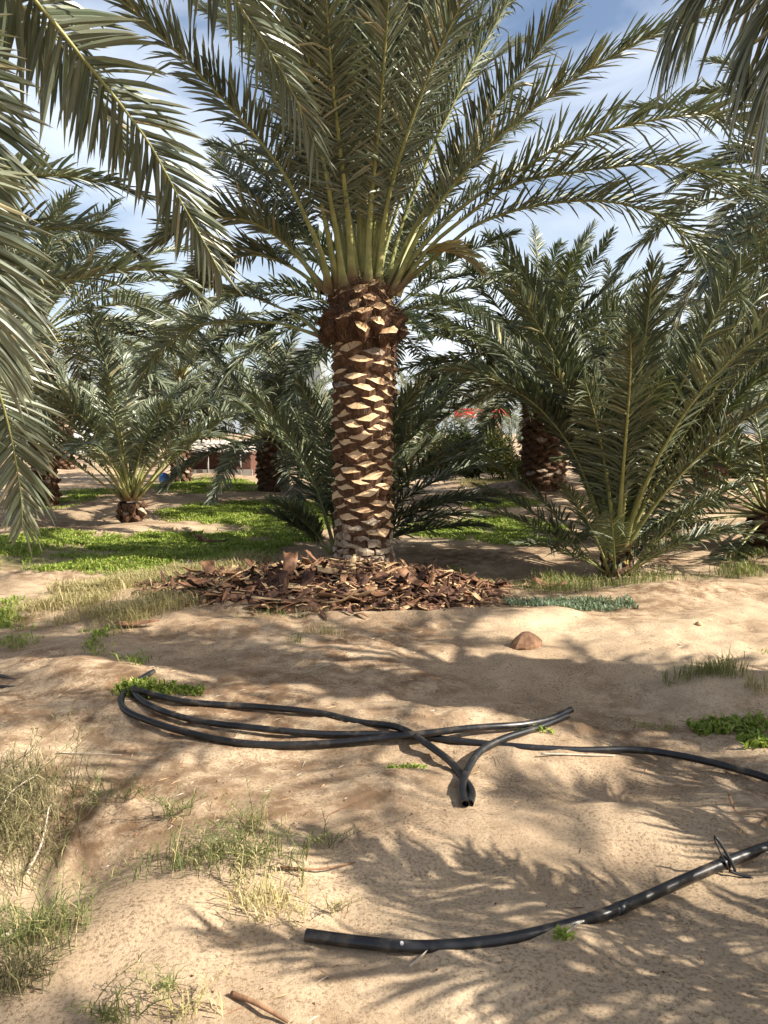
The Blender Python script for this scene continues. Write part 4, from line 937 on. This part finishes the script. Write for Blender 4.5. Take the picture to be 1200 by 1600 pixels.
def tuft(px, py, n, ln, sprd, m, label, seed, wd=.005, lean=.7, name='grass_tuft', group=None, cat='grass tuft', stems=0):
    """a tuft of grass: blades round a middle point, sprawling stems with side leaves"""
    rs = np.random.RandomState(seed); c = gpix(px, py)
    n = int(n * .55) if wd < .007 else n; ln *= 1.1 if wd < .007 else 1; wd = wd * .8 if wd < .007 else wd
    xy = c[:2] + np.clip(rs.normal(0, 1, (n, 2)), -1.7, 1.7) * np.asarray(sprd) * .55; p = on_ground(xy) - c
    V, Q, T_, ti, al = blades(p, ln, wd, lean, seed)
    Vs, Qs, Ts, tis, als = [V], [Q], [T_], [ti], [al]; nv = len(V)
    for k in range(stems):
        b = on_ground(c[None, :2] + rs.normal(0, .5, (1, 2)) * np.asarray(sprd))[0] - c; a = rs.uniform(0, 6.283); L_ = ln * rs.uniform(1.2, 2.6)
        d = np.array([math.cos(a) * .6, math.sin(a) * .6, rs.uniform(.35, 1.0)]); cur = spline([b, b + d * L_ * .5, b + d * L_ + np.array([math.cos(a), math.sin(a), -.5]) * L_ * .15], 9)
        tv, tq, tt = tube_arrays(cur, np.linspace(.0018, .0008, 9), 4, False)
        Vs.append(tv); Qs.append(tq + nv); nv += len(tv); tis.append(np.full(len(tv), rs.rand())); als.append(np.zeros(len(tv)))
        bp = np.repeat(cur[1:], 2, 0); v2, q2, t2, i2, a2 = blades(bp, ln * .45, wd * .8, 1.1, seed + k + 1, .6)
        Vs.append(v2); Qs.append(q2 + nv); Ts.append(t2 + nv); nv += len(v2); tis.append(i2); als.append(a2)
    o = link(name, np_mesh(name, np.concatenate(Vs), np.concatenate(Qs), np.concatenate(Ts), [M[m]], attr={'tint': np.concatenate(tis), 'along': np.concatenate(als)}), None, tuple(c))
    tag(o, label, cat, group); return o
TG = 'grass tufts on the sand'
tuft(350, 1345, 700, .085, (.32, .18), 'grass', 'wide sprawling green grass tuft on the left foreground crest', 1, stems=30)
tuft(420, 1420, 260, .08, (.13, .09), 'straw', 'yellowish grass spilling down towards the cut end of the near pipe', 2, stems=6)
tuft(20, 1260, 950, .15, (.24, .30), 'weed', 'tall dry weed thicket at the left edge, upper part', 3, stems=60)
tuft(25, 1330, 500, .14, (.16, .26), 'weed', 'green weeds in the shaded hollow at the left edge', 4, stems=20)
tuft(55, 1470, 480, .11, (.18, .12), 'grass', 'pale green grass tuft on the left edge below the hollow', 5, stems=18)
tuft(20, 1540, 260, .09, (.12, .09), 'weed', 'dry grass in the lower left corner', 6, stems=10)
tuft(160, 1250, 60, .10, (.12, .06), 'grass', 'thin weeds beside the left thicket', 7, stems=9)
tuft(275, 1275, 30, .09, (.05, .04), 'grass', 'small upright weed left of the shaded crest', 8, stems=8)
tuft(390, 1300, 26, .10, (.06, .05), 'grass', 'thin upright weed behind the wide tuft', 9, stems=8)
tuft(500, 1320, 30, .07, (.06, .04), 'grass', 'small thin weed on the sand right of the wide tuft', 10, stems=6)
tuft(520, 1425, 18, .06, (.05, .04), 'straw', 'tiny straw sprig above the end of the near pipe', 11, stems=4)
tuft(265, 1540, 16, .06, (.04, .03), 'grass', 'lone small sprig in the bright sand below the crest', 12, stems=5)
tuft(180, 1590, 60, .07, (.07, .04), 'grass', 'grass sprigs along the bottom edge at left', 13, stems=8)
tuft(300, 1585, 50, .06, (.09, .03), 'straw', 'sparse pale sprigs along the bottom edge', 14, stems=5)
tuft(878, 1466, 60, .03, (.03, .02), 'clover', 'tiny green sprout just under the near pipe', 15, wd=.008)
tuft(225, 1078, 420, .05, (.16, .10), 'clover', 'green weed growing through the left bend of the pipes', 16, wd=.016)
tuft(290, 1080, 160, .04, (.11, .06), 'clover', 'low green weed right of the pipe bend', 17, wd=.014)
tuft(1140, 1140, 420, .05, (.22, .10), 'clover', 'low leafy green plant on the right beside the sand ridge', 18, wd=.018)
tuft(1185, 1160, 160, .05, (.10, .07), 'clover', 'leafy green plant at the right edge', 19, wd=.018)
tuft(1100, 1055, 500, .10, (.26, .08), 'grass', 'dense dark grass tuft on the right above the leafy plant', 20)
tuft(1185, 1080, 160, .10, (.08, .08), 'straw', 'dry brownish grass at the right edge', 21)
tuft(505, 990, 120, .09, (.16, .05), 'straw', 'pale dry tuft at the front edge of the husk heap', 22)
tuft(465, 1005, 60, .08, (.07, .04), 'grass', 'little tuft in front of the husk heap, left of the pale one', 23)
tuft(440, 965, 160, .09, (.4, .06), 'grass', 'green grass fringe at the left front of the husk heap', 24)
tuft(300, 915, 500, .14, (.36, .16), 'grass', 'dark grass clump at the left end of the husk heap', 25)
tuft(890, 948, 2200, .055, (.62, .18), 'bluegreen', 'spreading blue-green plant right of the husk heap', 26, wd=.011)
tuft(760, 915, 260, .07, (.2, .12), 'clover', 'bright green weed at the right end of the husk heap', 27, wd=.02)
tuft(635, 1200, 120, .025, (.10, .04), 'clover', 'flat green weed between the crossing pipes', 28, wd=.008)
tuft(835, 1140, 90, .035, (.10, .04), 'clover', 'small weed at the pipe crossing', 29, wd=.01)
tuft(1015, 1135, 40, .02, (.14, .05), 'clover', 'tiny scattered seedlings left of the leafy plant', 30, wd=.008)

# ------------------------------------------------------------------ loose pieces on the sand
def piece(px, py, me, label, cat, rot, s=1, name='palm_husk', dz=.02):
    c = gpix(px, py); o = link(name, me, None, (c[0], c[1], c[2] + dz)); o.rotation_euler = rot; o.scale = (s, s, s); return tag(o, label, cat)
mb = MB(); trunk_core(mb, [-.02, .03, .07, .11, .145, .155], [.15, .155, .125, .085, .04, .005], 0, 10, 14)
ck = piece(822, 1010, mb.mesh('palm_husk', [M['husk_brown']]), 'lone weathered chunk of leaf base on the sand before the heap', 'palm husk', (.1, -.12, .3), 1.0, dz=0); ck.scale = (.85, .5, .75)
piece(216, 980, husk_mesh(202, .32, .12, .8, 'husk_red'), 'lone flat red-brown husk left of the heap', 'palm husk', (math.pi, 0, .1), 1.0, dz=.05)
piece(858, 920, husk_mesh(203, .34, .16, .9, 'husk_red'), 'lone dark red husk on the sand right of the heap', 'palm husk', (math.pi, .1, -.4), 1.0, dz=.06)
piece(330, 850, husk_mesh(204, .5, .14, .9, 'husk_dark'), 'dark husk lying beside the young left palm', 'palm husk', (math.pi, .1, -.4), 1.0, dz=.06)
def stick(pts, r, label, m='wood', name='twig', flat_=1.0, cat='twig'):
    P = np.array([gpix(p[0], p[1]) + np.array([0, 0, p[2]]) for p in pts]); c = spline(P, 16); mb = MB(); mb.tube(c - c[0], r * np.linspace(1, .5, 16), 7, 0, True, flat_)
    return tag(link(name, mb.mesh(name, [M[m]], True), None, tuple(c[0])), label, cat)
M['twig_pale'] = noise_mat('bleached_twig', (.36, .30, .23), (.55, .48, .38), 10, .8, .3)
stick([(42, 1372, .02), (66, 1335, .05), (78, 1292, .09)], .006, 'bleached bent twig in the left hollow', 'twig_pale')
stick([(-5, 1318, .1), (20, 1280, .12), (60, 1255, .13)], .004, 'thin pale straw stalk in the left thicket', 'twig_pale')
stick([(-10, 1478, .02), (40, 1462, .03)], .008, 'broken pale stub at the lower left edge', 'twig_pale')
stick([(362, 1558, .01), (400, 1578, .02), (450, 1602, .01)], .009, 'split brown frond stalk at the bottom edge', 'husk_brown', 'dry_stalk')
stick([(1138, 1258, .05), (1150, 1272, .012), (1172, 1277, .012)], .007, 'curled brown leaf scrap on the sand at the right', 'husk_brown', 'leaf_scrap', .4, 'leaf scrap')
stick([(845, 1180, .008), (900, 1182, .01), (960, 1183, .008)], .005, 'thin pale stick behind the long pipe', 'twig_pale')
stick([(1055, 1186, .012), (1075, 1190, .03)], .018, 'dark wood chip against the long pipe', 'husk_dark', 'wood_chip', .5, 'wood chip')
stick([(438, 1360, .012), (500, 1362, .01), (555, 1352, .012)], .005, 'dark twig right of the wide grass tuft', 'husk_brown')
stick([(500, 1282, .006), (540, 1262, .006), (560, 1252, .006)], .003, 'thin brown twig on the shaded sand', 'husk_brown')
stick([(640, 1512, .006), (655, 1500, .006), (668, 1488, .008)], .004, 'thin pale stick under the near pipe', 'twig_pale')
stick([(880, 1465, .008), (900, 1455, .02), (912, 1448, .02)], .004, 'dry straw piece tucked against the near pipe', 'twig_pale')
stick([(90, 1178, .008), (140, 1180, .01), (190, 1182, .008)], .004, 'pale dry stem on the left sand', 'twig_pale')
stick([(972, 868, 0), (972, 890, 0), (1000, 872, .18)], .006, 'thin dark stake by the young palm', 'wood', 'stake', 1, 'stake')
x, y, z = gpix(1092, 978)
mb = MB(); trunk_core(mb, [0, .015, .03, .042], [.02, .032, .026, .004], 0, 9, 3)
tag(link('stone', mb.mesh('stone', [M['husk_tan']], True), None, (x, y, z - .004)), 'small yellowish stone on the open sand at the right', 'stone')
# litter: crumbs of soil and straw
rs = np.random.RandomState(123); mb = MB(); n = 17000
xy = np.stack([rs.uniform(-4.5, 4.8, n), 1.4 + 6.6 * rs.rand(n) ** 1.3], 1); k = np.clip(.35 + 1.3 * fbm(xy[:, 0] * .9 + 3, xy[:, 1] * 1.2 + 7, 4), .06, 1); xy = xy[rs.rand(n) < k]
P = on_ground(xy); m_ = len(P)
a = rs.uniform(0, 6.283, m_); straw = rs.rand(m_) < .35
ln = np.where(straw, rs.uniform(.015, .08, m_) * np.where(rs.rand(m_) < .06, 2.4, 1), rs.uniform(.004, .013, m_)); wd = np.where(straw, rs.uniform(.0012, .003, m_), ln * .7); hh = np.where(straw, .004, ln * .5)
d = np.stack([np.cos(a), np.sin(a), rs.normal(0, .06, m_)], 1); s = np.stack([-np.sin(a), np.cos(a), 0 * a], 1); up = np.array([0, 0, 1.0])
V = np.stack([P - d * ln[:, None] * .5, P + s * wd[:, None] * .5, P + d * ln[:, None] * .5, P - s * wd[:, None] * .5, P + up * hh[:, None] + d * (ln * .1)[:, None]], 1)
V[:, :, 2] += .003
b = np.arange(m_)[:, None] * 5
T_ = (b[:, None] + np.array([[0, 3, 4], [3, 2, 4], [2, 1, 4], [1, 0, 4]])[None]).reshape(-1, 3)
tmi = np.repeat(np.where(straw, rs.choice([0, 1, 2], m_), rs.choice([1, 3], m_)), 4)
tag(link('litter', np_mesh('litter', V.reshape(-1, 3), None, T_, [M['twig_pale'], M['husk_brown'], M['husk_tan'], M['husk_dark']], None, tmi)), 'bits of straw and dark crumbs strewn over the sand', 'litter', kind='stuff')
